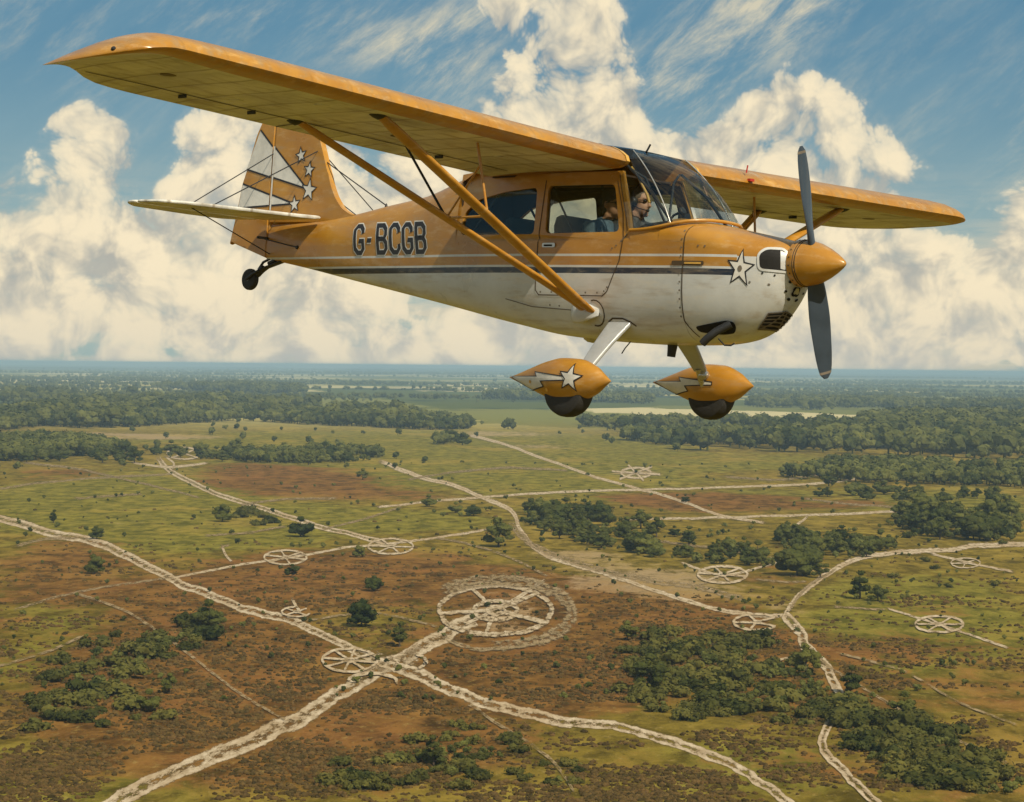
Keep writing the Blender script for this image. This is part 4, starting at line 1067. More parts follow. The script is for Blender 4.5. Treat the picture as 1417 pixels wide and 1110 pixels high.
def land_mat():
    m, N, b, _ = mat("heathland")
    geo = N.new('ShaderNodeNewGeometry'); p = N.vm('MULTIPLY', geo.outputs['Position'], (1.0, .55, 1.0))
    at = N.new('ShaderNodeAttribute'); at.attribute_name = "cover"
    sp = N.new('ShaderNodeSeparateColor'); N.l.new(at.outputs['Color'], sp.inputs[0])
    x, y, z = N.xyz(geo.outputs['Position']); dist = N.m('SQRT', N.m('ADD', N.m('MULTIPLY', x, x), N.m('MULTIPLY', y, y)))
    n100 = N.noise(p, .011, 5, .6, .4); n12 = N.noise(p, .09, 6, .68, .3); n2 = N.noise(p, .55, 5, .7); nf = N.noise(p, .030, 5, .62, 1.0)
    olive = N.mix(N.smooth(n12, .32, .68), (.078, .058, .009), (.245, .178, .028))
    green = N.mix(N.smooth(n12, .32, .68), (.078, .074, .010), (.245, .207, .033))
    brown = N.mix(N.smooth(n12, .30, .70), (.050, .027, .008), (.235, .118, .028))
    rust = N.mix(N.smooth(n2, .35, .65), (.165, .070, .018), (.30, .145, .045))
    brown = N.mix(N.m('MULTIPLY', N.smooth(nf, .50, .66), .65), brown, rust)
    thr = lambda a, k: N.smooth(N.m('ADD', a, N.m('ADD', N.m('MULTIPLY', N.m('SUBTRACT', n12, .5), k), N.m('MULTIPLY', N.m('SUBTRACT', nf, .5), k * .8))), .36, .64)
    c = N.mix(thr(sp.outputs[1], .9), olive, green)
    c = N.mix(thr(sp.outputs[0], 1.0), c, brown)
    sand = N.mix(N.smooth(n2, .3, .7), (.30, .205, .105), (.42, .31, .18))
    c = N.mix(N.m('MULTIPLY', N.smooth(N.m('ADD', sp.outputs[2], N.m('MULTIPLY', N.m('SUBTRACT', n12, .5), 1.5)), .40, .75), .8), c, sand)
    c = N.mix(N.m('MULTIPLY', N.smooth(N.m('ADD', n100, N.m('MULTIPLY', N.m('SUBTRACT', n12, .5), .35)), .50, .66), .60), c, N.mix(sp.outputs[0], (.32, .235, .042), (.25, .112, .032)))
    # small dark tussocks and pale dry blades
    c = N.mix(N.m('MULTIPLY', N.smooth(n2, .56, .72), .60), c, (.030, .026, .008))
    sm = N.noise(N.vm('MULTIPLY', p, (.8, .8, 1.0)), .42, 5, .72)
    c = N.mix(N.m('MULTIPLY', N.smooth(sm, .54, .72), .60), c, (.36, .265, .085))
    # farmland beyond the heath
    vo = N.new('ShaderNodeTexVoronoi'); N.l.new(N.vm('ADD', N.vm('MULTIPLY', p, (.0016, .0016, 1)), N.vm('SCALE', N.cxyz(n100, n100, 0.0), scale=.35)), vo.inputs['Vector']); vo.inputs['Scale'].default_value = 1.0; vo.voronoi_dimensions = '2D'
    h = N.xyz(vo.outputs['Color'])[0]
    fld = N.mix(N.smooth(h, .2, .45), (.085, .100, .026), (.190, .185, .045)); fld = N.mix(N.smooth(h, .50, .60), fld, (.40, .34, .12)); fld = N.mix(N.smooth(h, .80, .84), fld, (.55, .47, .25))
    fld = N.mix(N.smooth(N.noise(p, .0014, 5, .62), .55, .62), fld, (.035, .050, .022))
    c = N.mix(N.smooth(dist, 2900, 4200), c, fld)
    N.l.new(c, b.inputs['Base Color']); b.inputs['Roughness'].default_value = .95; b.inputs['Specular IOR Level'].default_value = 0
    bp = N.new('ShaderNodeBump'); bp.inputs['Strength'].default_value = .8; bp.inputs['Distance'].default_value = 1.1
    N.l.new(N.m('MULTIPLY', N.m('ADD', n12, N.m('MULTIPLY', n2, .5)), N.smooth(dist, 1500, 3500, 1, 0)), bp.inputs['Height']); N.l.new(bp.outputs[0], b.inputs['Normal'])
    return m
gm.materials.append(land_mat())
ground = bpy.data.objects.new("ground", gm); COL.objects.link(ground); tag(ground, kind='structure')

# ---- low hills along the horizon
for (r0, hmax, seed, a0, a1) in ((30000, 40, 3, -40, 40), (42000, 62, 8, -40, 40)):
    A_ = np.linspace(a0, a1, 400) * math.pi / 180; n1 = fbm2(A_ * 1000, A_ * 0 + seed, 90, 5, seed)
    prof_ = np.clip((n1 - .15) * 1.3, .2, 1) * hmax
    rows_ = []
    for dr, k in ((-3500, -.2), (-2200, .45), (-900, .85), (0, 1.0), (2500, .6), (5000, -.2)):
        rows_.append([Vector(((r0 + dr) * math.sin(t), (r0 + dr) * math.cos(t), float(h_) * k if k > 0 else -.5)) for t, h_ in zip(A_, prof_)])
    hm = MB(); hm.loft(rows_, closed=False)
    mh = simple("hill_wood_and_pasture", (.05, .065, .03), .95, vary=.4, scale=.0008)
    tag(hm.build("hills", mh, smooth=80), kind='structure')

# ---- chalk tracks and rings
def chalk_mat():
    m, N, b, out = mat("pale_chalky_sand")
    geo = N.new('ShaderNodeNewGeometry'); p = geo.outputs['Position']
    p = N.vm('MULTIPLY', p, (1.0, .25, 1.0))
    n = N.noise(p, .35, 5, .7); n2 = N.noise(p, .05, 4, .6)
    c = N.mix(N.smooth(n, .3, .7), (.36, .275, .17), (.60, .50, .36)); c = N.mix(N.m('MULTIPLY', N.smooth(n2, .45, .65), .5), c, (.36, .25, .13))
    N.l.new(c, b.inputs['Base Color']); b.inputs['Roughness'].default_value = .95; b.inputs['Specular IOR Level'].default_value = 0
    tr = N.new('ShaderNodeBsdfTransparent'); mx = N.new('ShaderNodeMixShader')
    at = N.new('ShaderNodeAttribute'); at.attribute_name = 'wear'
    wn_ = N.m('ADD', at.outputs['Fac'], N.m('MULTIPLY', N.m('SUBTRACT', N.noise(p, .45, 6, .75), .5), 2.6))
    N.l.new(N.smooth(wn_, 0.3, 0.62, 1.0, 0.0), mx.inputs[0]); N.l.new(b.outputs[0], mx.inputs[1]); N.l.new(tr.outputs[0], mx.inputs[2]); N.l.new(mx.outputs[0], out.inputs[0])
    N.l.new(N.mix(N.smooth(wn_, .36, .90), (.20, .135, .06, 1), c), b.inputs['Base Color'])
    return m
M_CHALK = chalk_mat()
def faint_mat():
    m, N, b, out = mat("worn_sandy_grass")
    geo = N.new('ShaderNodeNewGeometry'); p = geo.outputs['Position']
    p = N.vm('MULTIPLY', p, (1.0, .25, 1.0))
    n = N.noise(p, .35, 5, .7)
    N.l.new(N.mix(N.smooth(n, .3, .7), (.20, .145, .07), (.34, .25, .14)), b.inputs['Base Color']); b.inputs['Roughness'].default_value = .95; b.inputs['Specular IOR Level'].default_value = 0
    tr = N.new('ShaderNodeBsdfTransparent'); mx = N.new('ShaderNodeMixShader')
    at = N.new('ShaderNodeAttribute'); at.attribute_name = 'wear'
    wn_ = N.m('ADD', at.outputs['Fac'], N.m('MULTIPLY', N.m('SUBTRACT', N.noise(p, .45, 6, .75), .5), 3.2))
    N.l.new(N.smooth(wn_, 0.45, 0.95, 1.0, 0.0), mx.inputs[0]); N.l.new(b.outputs[0], mx.inputs[1]); N.l.new(tr.outputs[0], mx.inputs[2]); N.l.new(mx.outputs[0], out.inputs[0])
    return m
M_FAINT = faint_mat()
def curve(pts, step):
    P = [Vector(p) for p in pts]; out = []
    for i in range(len(P) - 1):
        p0, p1, p2, p3 = P[max(i - 1, 0)], P[i], P[i + 1], P[min(i + 2, len(P) - 1)]
        n = max(2, int((p2 - p1).length / step))
        for k in range(n):
            t = k / n
            out.append(.5 * ((2 * p1) + (p2 - p0) * t + (2 * p0 - 5 * p1 + 4 * p2 - p3) * t * t + (3 * p1 - p0 - 3 * p2 + p3) * t ** 3))
    out.append(P[-1]); return out
zlay = [.05]; TRACKPX = []
PROF = {'plain': ((-.5, 0), (-.24, .88), (0, .68), (.24, .88), (.5, 0)), 'ladder': ((-.5, 0), (-.34, .98), (-.14, .60), (.0, .40), (.14, .60), (.34, .98), (.5, 0)), 'solid': ((-.5, .0), (-.26, .80), (.26, .80), (.5, .0)), 'mid': ((-.5, 0), (-.25, .70), (.25, .70), (.5, 0)), 'worn': ((-.5, 0), (-.22, .50), (.22, .50), (.5, 0))}
EDGE = {}
def ribbon(mb, cen, wid, seed, z, prof='plain', ends=(True, True), jit=.30):
    """worn strip along a centre line given in photograph points and laid down on the ground; how worn is kept per vertex"""
    TRACKPX.extend([(q.x, q.y, wid * .5) for q in cen])
    r = random.Random(seed); n = len(cen); P = PROF[prof]; m = len(P); vs = []; es = EDGE.setdefault(id(mb), []); wl = wr = 0
    for i, p in enumerate(cen):
        t = (cen[min(i + 1, n - 1)] - cen[max(i - 1, 0)]).normalized(); nn = Vector((-t.y, t.x))
        wl = wl * .8 + r.uniform(-1, 1) * .32; wr = wr * .8 + r.uniform(-1, 1) * .32
        k = 1.0
        if ends[0]: k = min(k, i / 5)
        if ends[1]: k = min(k, (n - 1 - i) / 5)
        for o_, e_ in P:
            q = G(*(p + nn * wid * o_ * (1 + jit * (wl if o_ > 0 else wr)))); vs.append(Vector((q.x, q.y, z))); es.append(e_ * k)
    mb.add(vs, [(i * m + c, (i + 1) * m + c, (i + 1) * m + c + 1, i * m + c + 1) for i in range(n - 1) for c in range(m - 1)])
def lay(mb, name, material):
    o = mb.build(name, material, normals=False); at = o.data.attributes.new("wear", 'FLOAT', 'POINT'); at.data.foreach_set('value', EDGE.pop(id(mb))); return o
def track(pts, px, style='plain', faint=False, ends=(True, True), name="path"):
    """a track through photograph points; px = its drawn width there"""
    w = max(px * (.86 if style == 'plain' else .98), 4.2); g = [Vector(p) for p in pts]
    mb = MB(); zlay[0] += .006; z = zlay[0]; sd = rnd.randrange(9999)
    cen = curve(g, max(w * .45, 2.0)); cen = [p + Vector((mnoise.noise(Vector((p.x * .09, p.y * .09, 7.7))), mnoise.noise(Vector((p.x * .03, p.y * .05, 2.2))))) * w * .22 for p in cen]
    ribbon(mb, cen, w, sd, z, style, ends)
    o = lay(mb, name, M_FAINT if faint else M_CHALK); tag(o, kind='structure'); return o
track([(90, 1150), (150, 1115), (205, 1086), (260, 1060), (350, 1025), (400, 1002), (455, 968), (510, 934), (545, 915), (600, 887), (640, 864), (655, 856)], 27, 'ladder', ends=(False, False)); track([(494, 934), (520, 924), (548, 916), (575, 903), (600, 890)], 30, 'ladder'); track([(500, 902), (545, 918), (590, 936)], 24, 'ladder')
track([(-80, 700), (-20, 712), (60, 735), (115, 746), (170, 766), (215, 791), (270, 815), (340, 842), (400, 857), (450, 880), (500, 905), (545, 923)], 14, 'ladder', ends=(False, False))
track([(545, 920), (600, 944), (660, 968), (730, 987), (790, 999)], 20, 'ladder', ends=(False, False))
track([(785, 998), (870, 1010), (930, 1027), (1000, 1052), (1050, 1082), (1085, 1106), (1110, 1125)], 16, 'ladder', ends=(False, False))
track([(-10, 678), (60, 668), (130, 662), (240, 656)], 4, faint=True); track([(215, 628), (240, 655), (300, 683), (370, 706), (430, 725), (490, 741), (540, 752)], 8, 'ladder')
track([(180, 640), (235, 646), (290, 640)], 5); track([(225, 630), (240, 640), (238, 655)], 4)
track([(235, 801), (320, 784), (395, 773), (480, 758), (545, 752), (640, 739), (690, 730)], 4)
track([(15, 846), (80, 826), (150, 812), (235, 800)], 5, faint=True); track([(15, 757), (60, 747), (110, 744)], 7, faint=True)
track([(520, 636), (580, 660), (630, 673), (670, 690), (705, 705), (722, 735), (742, 760), (775, 776), (840, 795), (900, 815), (960, 835), (1030, 850), (1085, 853)], 9, ends=(True, False))
track([(700, 715), (735, 752), (800, 780), (880, 800), (960, 812), (1040, 832)], 13, faint=True)
track([(645, 602), (690, 612), (740, 630), (800, 652), (850, 668), (900, 681), (950, 696), (990, 712), (1020, 718), (1062, 725)], 6)
track([(520, 702), (600, 694), (670, 688), (760, 682), (880, 678), (1000, 675), (1130, 669), (1190, 662)], 4.5)
track([(860, 719), (990, 717), (1080, 714), (1160, 712), (1255, 707)], 5); track([(1090, 735), (1110, 722), (1120, 712)], 5); track([(1110, 690), (1170, 697), (1250, 703)], 4, faint=True)
track([(1083, 858), (1100, 830), (1125, 810), (1150, 790), (1190, 773), (1240, 765), (1300, 762), (1360, 756), (1440, 752)], 11, ends=(False, False)); track([(1090, 850), (1115, 815), (1160, 785)], 6, faint=True)
track([(1085, 853), (1105, 870), (1116, 895), (1140, 920), (1155, 945), (1166, 980), (1145, 1006), (1138, 1034), (1163, 1064), (1200, 1100), (1230, 1130)], 15, 'ladder', ends=(False, False))
track([(1112, 905), (1060, 918), (990, 932), (925, 944)], 5); track([(1118, 893), (1150, 925), (1210, 962), (1270, 997), (1320, 1022), (1400, 1060)], 7, faint=True)
track([(940, 778), (1000, 796), (1050, 786), (1082, 777)], 5); track([(960, 812), (1000, 800)], 4, faint=True); track([(1040, 800), (1080, 806), (1120, 805)], 4, faint=True)
track([(1225, 842), (1265, 854), (1300, 865), (1345, 880), (1400, 899)], 4); track([(1285, 766), (1335, 778), (1405, 792)], 3.5); track([(1150, 840), (1230, 845)], 4, faint=True)
track([(305, 752), (312, 768), (325, 782)], 4); track([(300, 760), (325, 752)], 3, faint=True); track([(402, 826), (412, 843), (418, 856)], 6);
track([(280, 742), (340, 738), (400, 728)], 3, faint=True); track([(100, 690), (200, 684)], 3, faint=True)
track([(636, 868), (690, 842), (738, 814), (760, 800)], 8); track([(610, 880), (660, 900), (740, 892)], 10, faint=True)
track([(400, 1000), (330, 960), (260, 905), (180, 850), (100, 820)], 6, faint=True); track([(640, 970), (700, 1010), (760, 1050), (800, 1105)], 7, faint=True)
track([(560, 700), (500, 720), (440, 735)], 4, faint=True); track([(30, 640), (110, 650), (190, 668), (280, 690)], 4, faint=True); track([(420, 860), (520, 850), (610, 870)], 5, faint=True)
track([(850, 735), (930, 752), (1010, 762), (1075, 775)], 6, faint=True); track([(1160, 905), (1250, 930), (1330, 975), (1410, 1005)], 5, faint=True); track([(760, 800), (700, 770), (640, 752), (600, 745)], 5, faint=True)
track([(560, 665), (620, 655), (700, 648), (790, 652)], 4, faint=True); track([(1000, 660), (1080, 664), (1150, 655), (1230, 650)], 4, faint=True); track([(120, 880), (60, 905), (-10, 925)], 6, faint=True); track([(330, 700), (390, 692), (470, 690)], 3.5, faint=True)
def chalk_ring(u, v, ru, w_px, spokes, label, group="wheel-shaped chalk marks on the heath", faint=False, rings=(1.0,), a0=.3, arc=(0, 1), hub=True, rv=None, style='solid'):
    rv = rv or ru * .34; c = Vector((u, v)); w = w_px * 1.05; mb = MB(); zlay[0] += .006; z = zlay[0]; pf = 'plain' if faint else style
    E_ = lambda t, q: c + Vector((math.cos(t) * ru, math.sin(t) * rv)) * q
    for q in rings:
        n = 64; cen = [E_(2 * math.pi * (arc[0] + (arc[1] - arc[0]) * i / n), q * (1 + .05 * mnoise.noise(Vector((i * .25 if i < n else 0, u, 0))))) for i in range(n + 1)]
        ribbon(mb, cen, w, rnd.randrange(9999), z, pf, (arc != (0, 1),) * 2)
    for s_ in range(spokes):
        t = a0 + 2 * math.pi * s_ / spokes; ribbon(mb, [E_(t, .08 + .92 * i / 8) for i in range(9)], w * .85, rnd.randrange(9999), z + .002, pf, (False, False))
    if hub: ribbon(mb, [E_(i * .4, .15) for i in range(17)], w * .9, 5, z + .004, pf, (False, False))
    o = lay(mb, "chalk_ring", M_FAINT if faint else M_CHALK); tag(o, label, "ground marking", group)
    return o
chalk_ring(395, 772, 29, 3.6, 6, "white chalk wheel with six spokes on brown heath, left of the lone round tree")
chalk_ring(541, 757, 31, 3.6, 6, "white chalk wheel where the diagonal track ends, left of the largest lone tree", a0=.1)
chalk_ring(1000, 796, 34, 4.4, 6, "bold white chalk wheel just below the long dark thicket, left of the big bush", a0=.2)
chalk_ring(1047, 862, 32, 4.6, 5, "broken chalk wheel beside the fork of the sandy tracks", a0=.6, arc=(.08, .95))
chalk_ring(1300, 865, 33, 4.0, 6, "lone white chalk wheel on the open olive slope at the far right", a0=.0)
chalk_ring(1336, 780, 20, 2.4, 5, "small faint chalk wheel on the grass under the dark wood at the right edge", a0=.5)
chalk_ring(484, 915, 38, 5.0, 8, "thick chalk wheel joined to the left of the main track crossing", a0=.2, rv=16)
chalk_ring(552, 917, 38, 6.0, 0, "chalk lobe spreading right of the main track crossing", arc=(-.16, .14), hub=False)
chalk_ring(515, 945, 34, 6.0, 0, "chalk lobe below the main track crossing", arc=(-.5, .05), hub=False)
chalk_ring(410, 848, 20, 3.4, 4, "small chalk clover beside the left track above the crossing", a0=.8, arc=(0, .8))
chalk_ring(686, 846, 78, 9, 5, "big worn chalk circle on dark heath in the middle foreground", "big worn chalk circles", rings=(1.0, .38), a0=.5, rv=34, style='mid')
chalk_ring(690, 849, 102, 22, 0, "broad faded outer band round the big worn chalk circle", "big worn chalk circles", faint=True, hub=False, arc=(-.42, .30), rv=45)
chalk_ring(880, 655, 34, 4, 6, "far pale chalk star among the green fields behind the wheels", rings=(.6,), hub=False, a0=.2)
chalk_ring(255, 628, 26, 3, 4, "far chalk square at the top end of the left diagonal track", rings=(.9,), hub=False, a0=.78)

# ------------------------------------------------------------------ foliage
def leaf_mat(name, dark, light, warm):
    m, N, b, out = mat(name)
    geo = N.new('ShaderNodeNewGeometry'); p = geo.outputs['Position']; oi = N.new('ShaderNodeObjectInfo')
    n = N.noise(p, .55, 4, .65); n2 = N.noise(p, .12, 3, .6)
    c = N.mix(N.smooth(n, .33, .67), dark, light)
    c = N.mix(N.m('MULTIPLY', N.smooth(n2, .45, .68), .55), c, warm)
    c = N.mix(.45, c, N.mix(oi.outputs['Random'], tuple(q * .5 for q in dark), tuple(q * 1.5 for q in warm)))
    N.l.new(c, b.inputs['Base Color']); b.inputs['Roughness'].default_value = .8; b.inputs['Specular IOR Level'].default_value = .05
    tl = N.new('ShaderNodeBsdfTranslucent'); N.l.new(c, tl.inputs[0]); mx = N.new('ShaderNodeMixShader'); mx.inputs[0].default_value = .18
    N.l.new(b.outputs[0], mx.inputs[1]); N.l.new(tl.outputs[0], mx.inputs[2]); N.l.new(mx.outputs[0], out.inputs[0])
    return m
M_LEAF = leaf_mat("broadleaf_foliage", (.014, .026, .007), (.072, .092, .020), (.125, .122, .027))
M_GORSE = leaf_mat("gorse_foliage", (.016, .027, .007), (.085, .098, .022), (.145, .125, .028))
M_FOREST = leaf_mat("woodland_foliage", (.013, .025, .009), (.080, .102, .026), (.165, .160, .038))
M_BARK = simple("bark", (.075, .055, .035), .9, vary=.3, scale=2)
ico = []
def ico_verts(sub):
    b = bmesh.new(); bmesh.ops.create_icosphere(b, subdivisions=sub, radius=1); v = [p.co.copy() for p in b.verts]; f = [tuple(q.index for q in t.verts) for t in b.faces]; b.free(); return v, f
ICO2, ICO1 = ico_verts(2), ico_verts(1)
def lumps(mb, lobes, leaves, leaf, r, icos=ICO2, core=.80):
    for c, rad_ in lobes:
        vs = []
        for p in icos[0]:
            k = core * (1 + .35 * mnoise.noise(p * 2.3 + c * 1.7))
            vs.append(c + Vector((p.x * rad_.x, p.y * rad_.y, p.z * rad_.z)) * k)
        mb.add(vs, icos[1])
        for _ in range(leaves):
            t = r.uniform(-.45, 1); a_ = r.uniform(0, 2 * math.pi); q = math.sqrt(max(0, 1 - t * t)); n = Vector((q * math.cos(a_), q * math.sin(a_), t))
            ctr = c + Vector((n.x * rad_.x, n.y * rad_.y, n.z * rad_.z)) * r.uniform(.72, 1.16)
            nn = (n + Vector((r.uniform(-1, 1), r.uniform(-1, 1), r.uniform(-.4, 1))) * .7).normalized()
            u_ = nn.orthogonal().normalized(); u_ = Matrix.Rotation(r.uniform(0, 6.28), 3, nn) @ u_; w_ = nn.cross(u_)
            s_ = leaf * r.uniform(.55, 1.3)
            mb.add([ctr + u_ * s_, ctr + w_ * s_ * .7 + nn * s_ * .2, ctr - u_ * s_ * .9, ctr - w_ * s_ * .75], [(0, 1, 2, 3)])
def tree_meshes(seed, h=12.0, spread=6.0, nl=20, leaves=42, leaf=.42, icos=ICO2):
    r = random.Random(seed); crown = MB(); trunk = MB(); lobes = []
    for k in range(nl):
        a_ = r.uniform(0, 2 * math.pi); q = math.sqrt(r.random()) * spread * .72; zc = h * (.20 + .58 * r.random() * (1 - .35 * (q / spread)))
        s_ = r.uniform(1.2, 2.3) * spread / 6 * (1.15 - .3 * q / spread)
        lobes.append((Vector((q * math.cos(a_), q * math.sin(a_), zc)), Vector((s_ * 1.15, s_ * 1.15, s_ * .85))))
    lobes.append((Vector((r.uniform(-.8, .8), r.uniform(-.8, .8), h * .85)), Vector((1.9, 1.9, 1.6)) * (spread / 6)))
    lumps(crown, lobes, leaves, leaf, r, icos)
    trunk.tube([(0, 0, -.4), (.1, .05, h * .18), (.15, -.1, h * .45), (.1, 0, h * .72)], [.42 * h / 12, .32 * h / 12, .22 * h / 12, .08], 8)
    for k in range(5):
        c = lobes[k][0]; trunk.tube([(.12, 0, h * (.2 + .05 * k)), (c.x * .5, c.y * .5, c.z * .72), (c.x * .9, c.y * .9, c.z * .95)], [.16, .10, .04], 6)
    return crown, trunk
PROTO = []
for k in range(7):
    c, t = tree_meshes(100 + k, 12.0, (5.2, 6.4, 7.2, 5.6, 6.0, 8.0, 4.6)[k], (18, 22, 26, 18, 20, 28, 16)[k])
    co = c.build("crown", M_LEAF, normals=False); to = t.build("trunk", M_BARK, normals=False)
    PROTO.append((co.data, to.data)); bpy.data.objects.remove(co); bpy.data.objects.remove(to)
BUSH = []
for k in range(7):
    r = random.Random(300 + k); b = MB(); lob = []
    for q in range(r.randint(6, 11)):
        s_ = r.uniform(.5, 1.05); lob.append((Vector((r.uniform(-1.5, 1.5), r.uniform(-1.2, 1.2), r.uniform(.25, 1.15))), Vector((s_ * 1.1, s_ * 1.1, s_ * .9))))
    lumps(b, lob, 30, .24, r, ICO1)
    for q in range(3): b.tube([(.1 * q, 0, -.2), (.3 * q - .3, .1, .5), (.5 * q - .5, .2 * q, 1.0)], [.08, .06, .03], 5)
    o = b.build("bush", M_GORSE, normals=False); BUSH.append(o.data); bpy.data.objects.remove(o)
occupied = []
def plant_tree(u, v, hpx, label, group=None, kind=None, wide=1.0):
    p = G(u, v); s_ = hpx * mpp(u, v) / 12.0; k = kind if kind is not None else rnd.randrange(7)
    root = empty("tree", label, "tree", None, group); root.location = p; root.rotation_euler = (0, 0, rnd.uniform(0, 6.28)); root.scale = (s_ * wide, s_ * wide, s_)
    for nm, me in (("crown", PROTO[k][0]), ("trunk", PROTO[k][1])):
        o = bpy.data.objects.new(nm, me); COL.objects.link(o); o.parent = root
    occupied.append((p.x, p.y)); return root
def plant_bush(u, v, hpx, label, group=None, flat=1.0):
    p = G(u, v); s_ = hpx * mpp(u, v) / 2.0
    o = bpy.data.objects.new("bush", BUSH[rnd.randrange(7)]); COL.objects.link(o); o.location = p; o.rotation_euler = (0, 0, rnd.uniform(0, 6.28)); o.scale = (s_ * rnd.uniform(.9, 1.5), s_ * rnd.uniform(.9, 1.4), s_ * flat)
    return tag(o, label, "bush", group)
LONE = [  # u, v of the foot, height in pixels, width factor, label
    (690, 757, 37, 1.05, "largest lone round tree, beside the sandy track in the middle of the heath"),
    (500, 867, 34, 1.1, "lone dark tree with a leftward shadow, left of the big worn chalk circle"),
    (553, 895, 32, 1.0, "lone tree right above the main track crossing"),
    (517, 818, 19, 1.0, "small round tree on brown heath above the pair near the crossing"),
    (290, 869, 35, 1.0, "bushy lone tree at the top of the left-hand scrub line"),
    (404, 799, 17, 1.2, "small tree just below the six-spoked chalk wheel on the left"),
    (497, 771, 15, 1.1, "small tree beside the straight chalk line between two chalk wheels"),
    (131, 794, 24, 1.0, "small lone tree on the brown slope at the left edge"),
    (134, 746, 16, 1.1, "small tree beside the left-hand track where it bends"),
    (74, 724, 17, .9, "small dark tree close to the left edge above the track"),
    (416, 743, 25, 1.1, "tree beside the long diagonal track, left of centre"),
    (308, 722, 22, 1.1, "tree at the left end of the scrub patch above the diagonal track"),
    (594, 701, 15, 1.1, "small round tree above the thin cross track, left of the two bushes"),
    (630, 710, 14, 1.1, "left one of the two small trees by the thin cross track"),
    (655, 714, 14, 1.2, "right one of the two small trees by the thin cross track"),
    (502, 664, 14, 1.1, "tiny tree in the green field behind the purple heath patch"),
    (1103, 796, 38, 1.15, "big dark tree in front of the long thicket, right of the bold chalk wheel"),
    (1135, 800, 24, 1.1, "lower tree leaning against the big dark one by the right-hand track"),
    (1190, 829, 36, 1.0, "lone tree on the grassy slope right of the sandy fork"),
    (1215, 832, 20, 1.3, "low spreading tree on the right of the lone tree by the sandy fork"),
    (1147, 673, 18, 1.2, "small round tree on the far straight track at the right"),
    (868, 886, 24, 1.3, "dark tree on the brown heath above the right-hand scrub"),
    (620, 612, 22, 1.1, "tall far tree at the edge of the green field behind the diagonal track"),
    (640, 616, 16, 1.3, "low far tree beside the tall one at the edge of the green field"),
    (948, 696, 11, 1.1, "tiny tree on the straight track behind the long thicket"),
    (1176, 960, 36, .9, "rounded tree right of the winding sandy path in the lower right"),
    (1115, 935, 40, .9, "rounded tree in the angle of the winding path and its side track"),
    (1250, 1000, 40, 1.1, "large dark tree at the top of the lower right scrub"),
    (900, 955, 46, 1.0, "large dark tree at the left end of the lower right scrub"),
    (600, 1060, 40, .9, "dark tree standing in the scrub at the bottom centre"),
    (235, 960, 26, .9, "small dark tree alone on the reddish heath at lower left"),
    (205, 985, 28, .9, "dark tree at the foot of the reddish heath, left of the smaller one"),
]
for u, v, hpx, wd, lb in LONE: plant_tree(u, v, hpx * 1.15, lb, None, None, wd * 1.1)
def inside(poly, u, v):
    c = False; n = len(poly)
    for i in range(n):
        (x1, y1), (x2, y2) = poly[i], poly[(i + 1) % n]
        if (y1 > v) != (y2 > v) and u < (x2 - x1) * (v - y1) / (y2 - y1) + x1: c = not c
    return c
def scatter(poly, n, mind, power=1.0):
    us = [p[0] for p in poly]; vs = [p[1] for p in poly]; out = []; tries = 0
    while len(out) < n and tries < n * 60:
        tries += 1; u, v = rnd.uniform(min(us), max(us)), rnd.uniform(min(vs), max(vs))
        if not inside(poly, u, v): continue
        if any(abs(u - a_) < mind and abs(v - b_) < mind * .4 for a_, b_ in out): continue
        out.append((u, v))
    return out
TREES = [  # polygon of the feet, number, height px (lo, hi), label, group
    ([(720, 715), (760, 705), (850, 715), (900, 735), (1000, 755), (1070, 770), (1075, 785), (960, 780), (850, 765), (770, 745)], 58, (14, 30), "one of the dark trees in the long thicket across the middle right", "trees of the long middle thicket"),
    ([(740, 722), (800, 712), (850, 724), (800, 740)], 5, (26, 38), "one of the taller trees at the left end of the long thicket", "tall trees of the long thicket"),
    ([(1070, 745), (1120, 740), (1200, 752), (1250, 762), (1200, 772), (1110, 772)], 24, (16, 32), "one of the dark trees between the long thicket and the right-hand wood", "trees of the middle right grove"),
    ([(1235, 722), (1300, 712), (1410, 722), (1410, 752), (1330, 752), (1260, 742)], 34, (24, 42), "one of the tall dark trees massed in the wood at the right edge", "trees of the right edge wood"),
    ([(14, 622), (120, 626), (200, 632), (190, 642), (90, 640), (14, 640)], 20, (14, 24), "one of the trees in the dark row at the left edge beyond the green field", "trees of the left row"),
    ([(160, 625), (300, 624), (400, 632), (520, 632), (520, 642), (400, 646), (270, 636)], 36, (11, 22), "one of the trees in the broken line behind the purple heath patch", "trees of the broken line"),
    ([(1110, 680), (1200, 678), (1320, 688), (1400, 690), (1380, 698), (1250, 694), (1130, 690)], 24, (12, 22), "one of the trees in the far hedge line at the right", "trees of the far right hedge line"),
]
for poly, n, (h0, h1), lb, gp in TREES:
    for u, v in scatter(poly, n, 6): plant_tree(u, v, rnd.uniform(h0, h1), lb, gp, None, rnd.uniform(.95, 1.35))
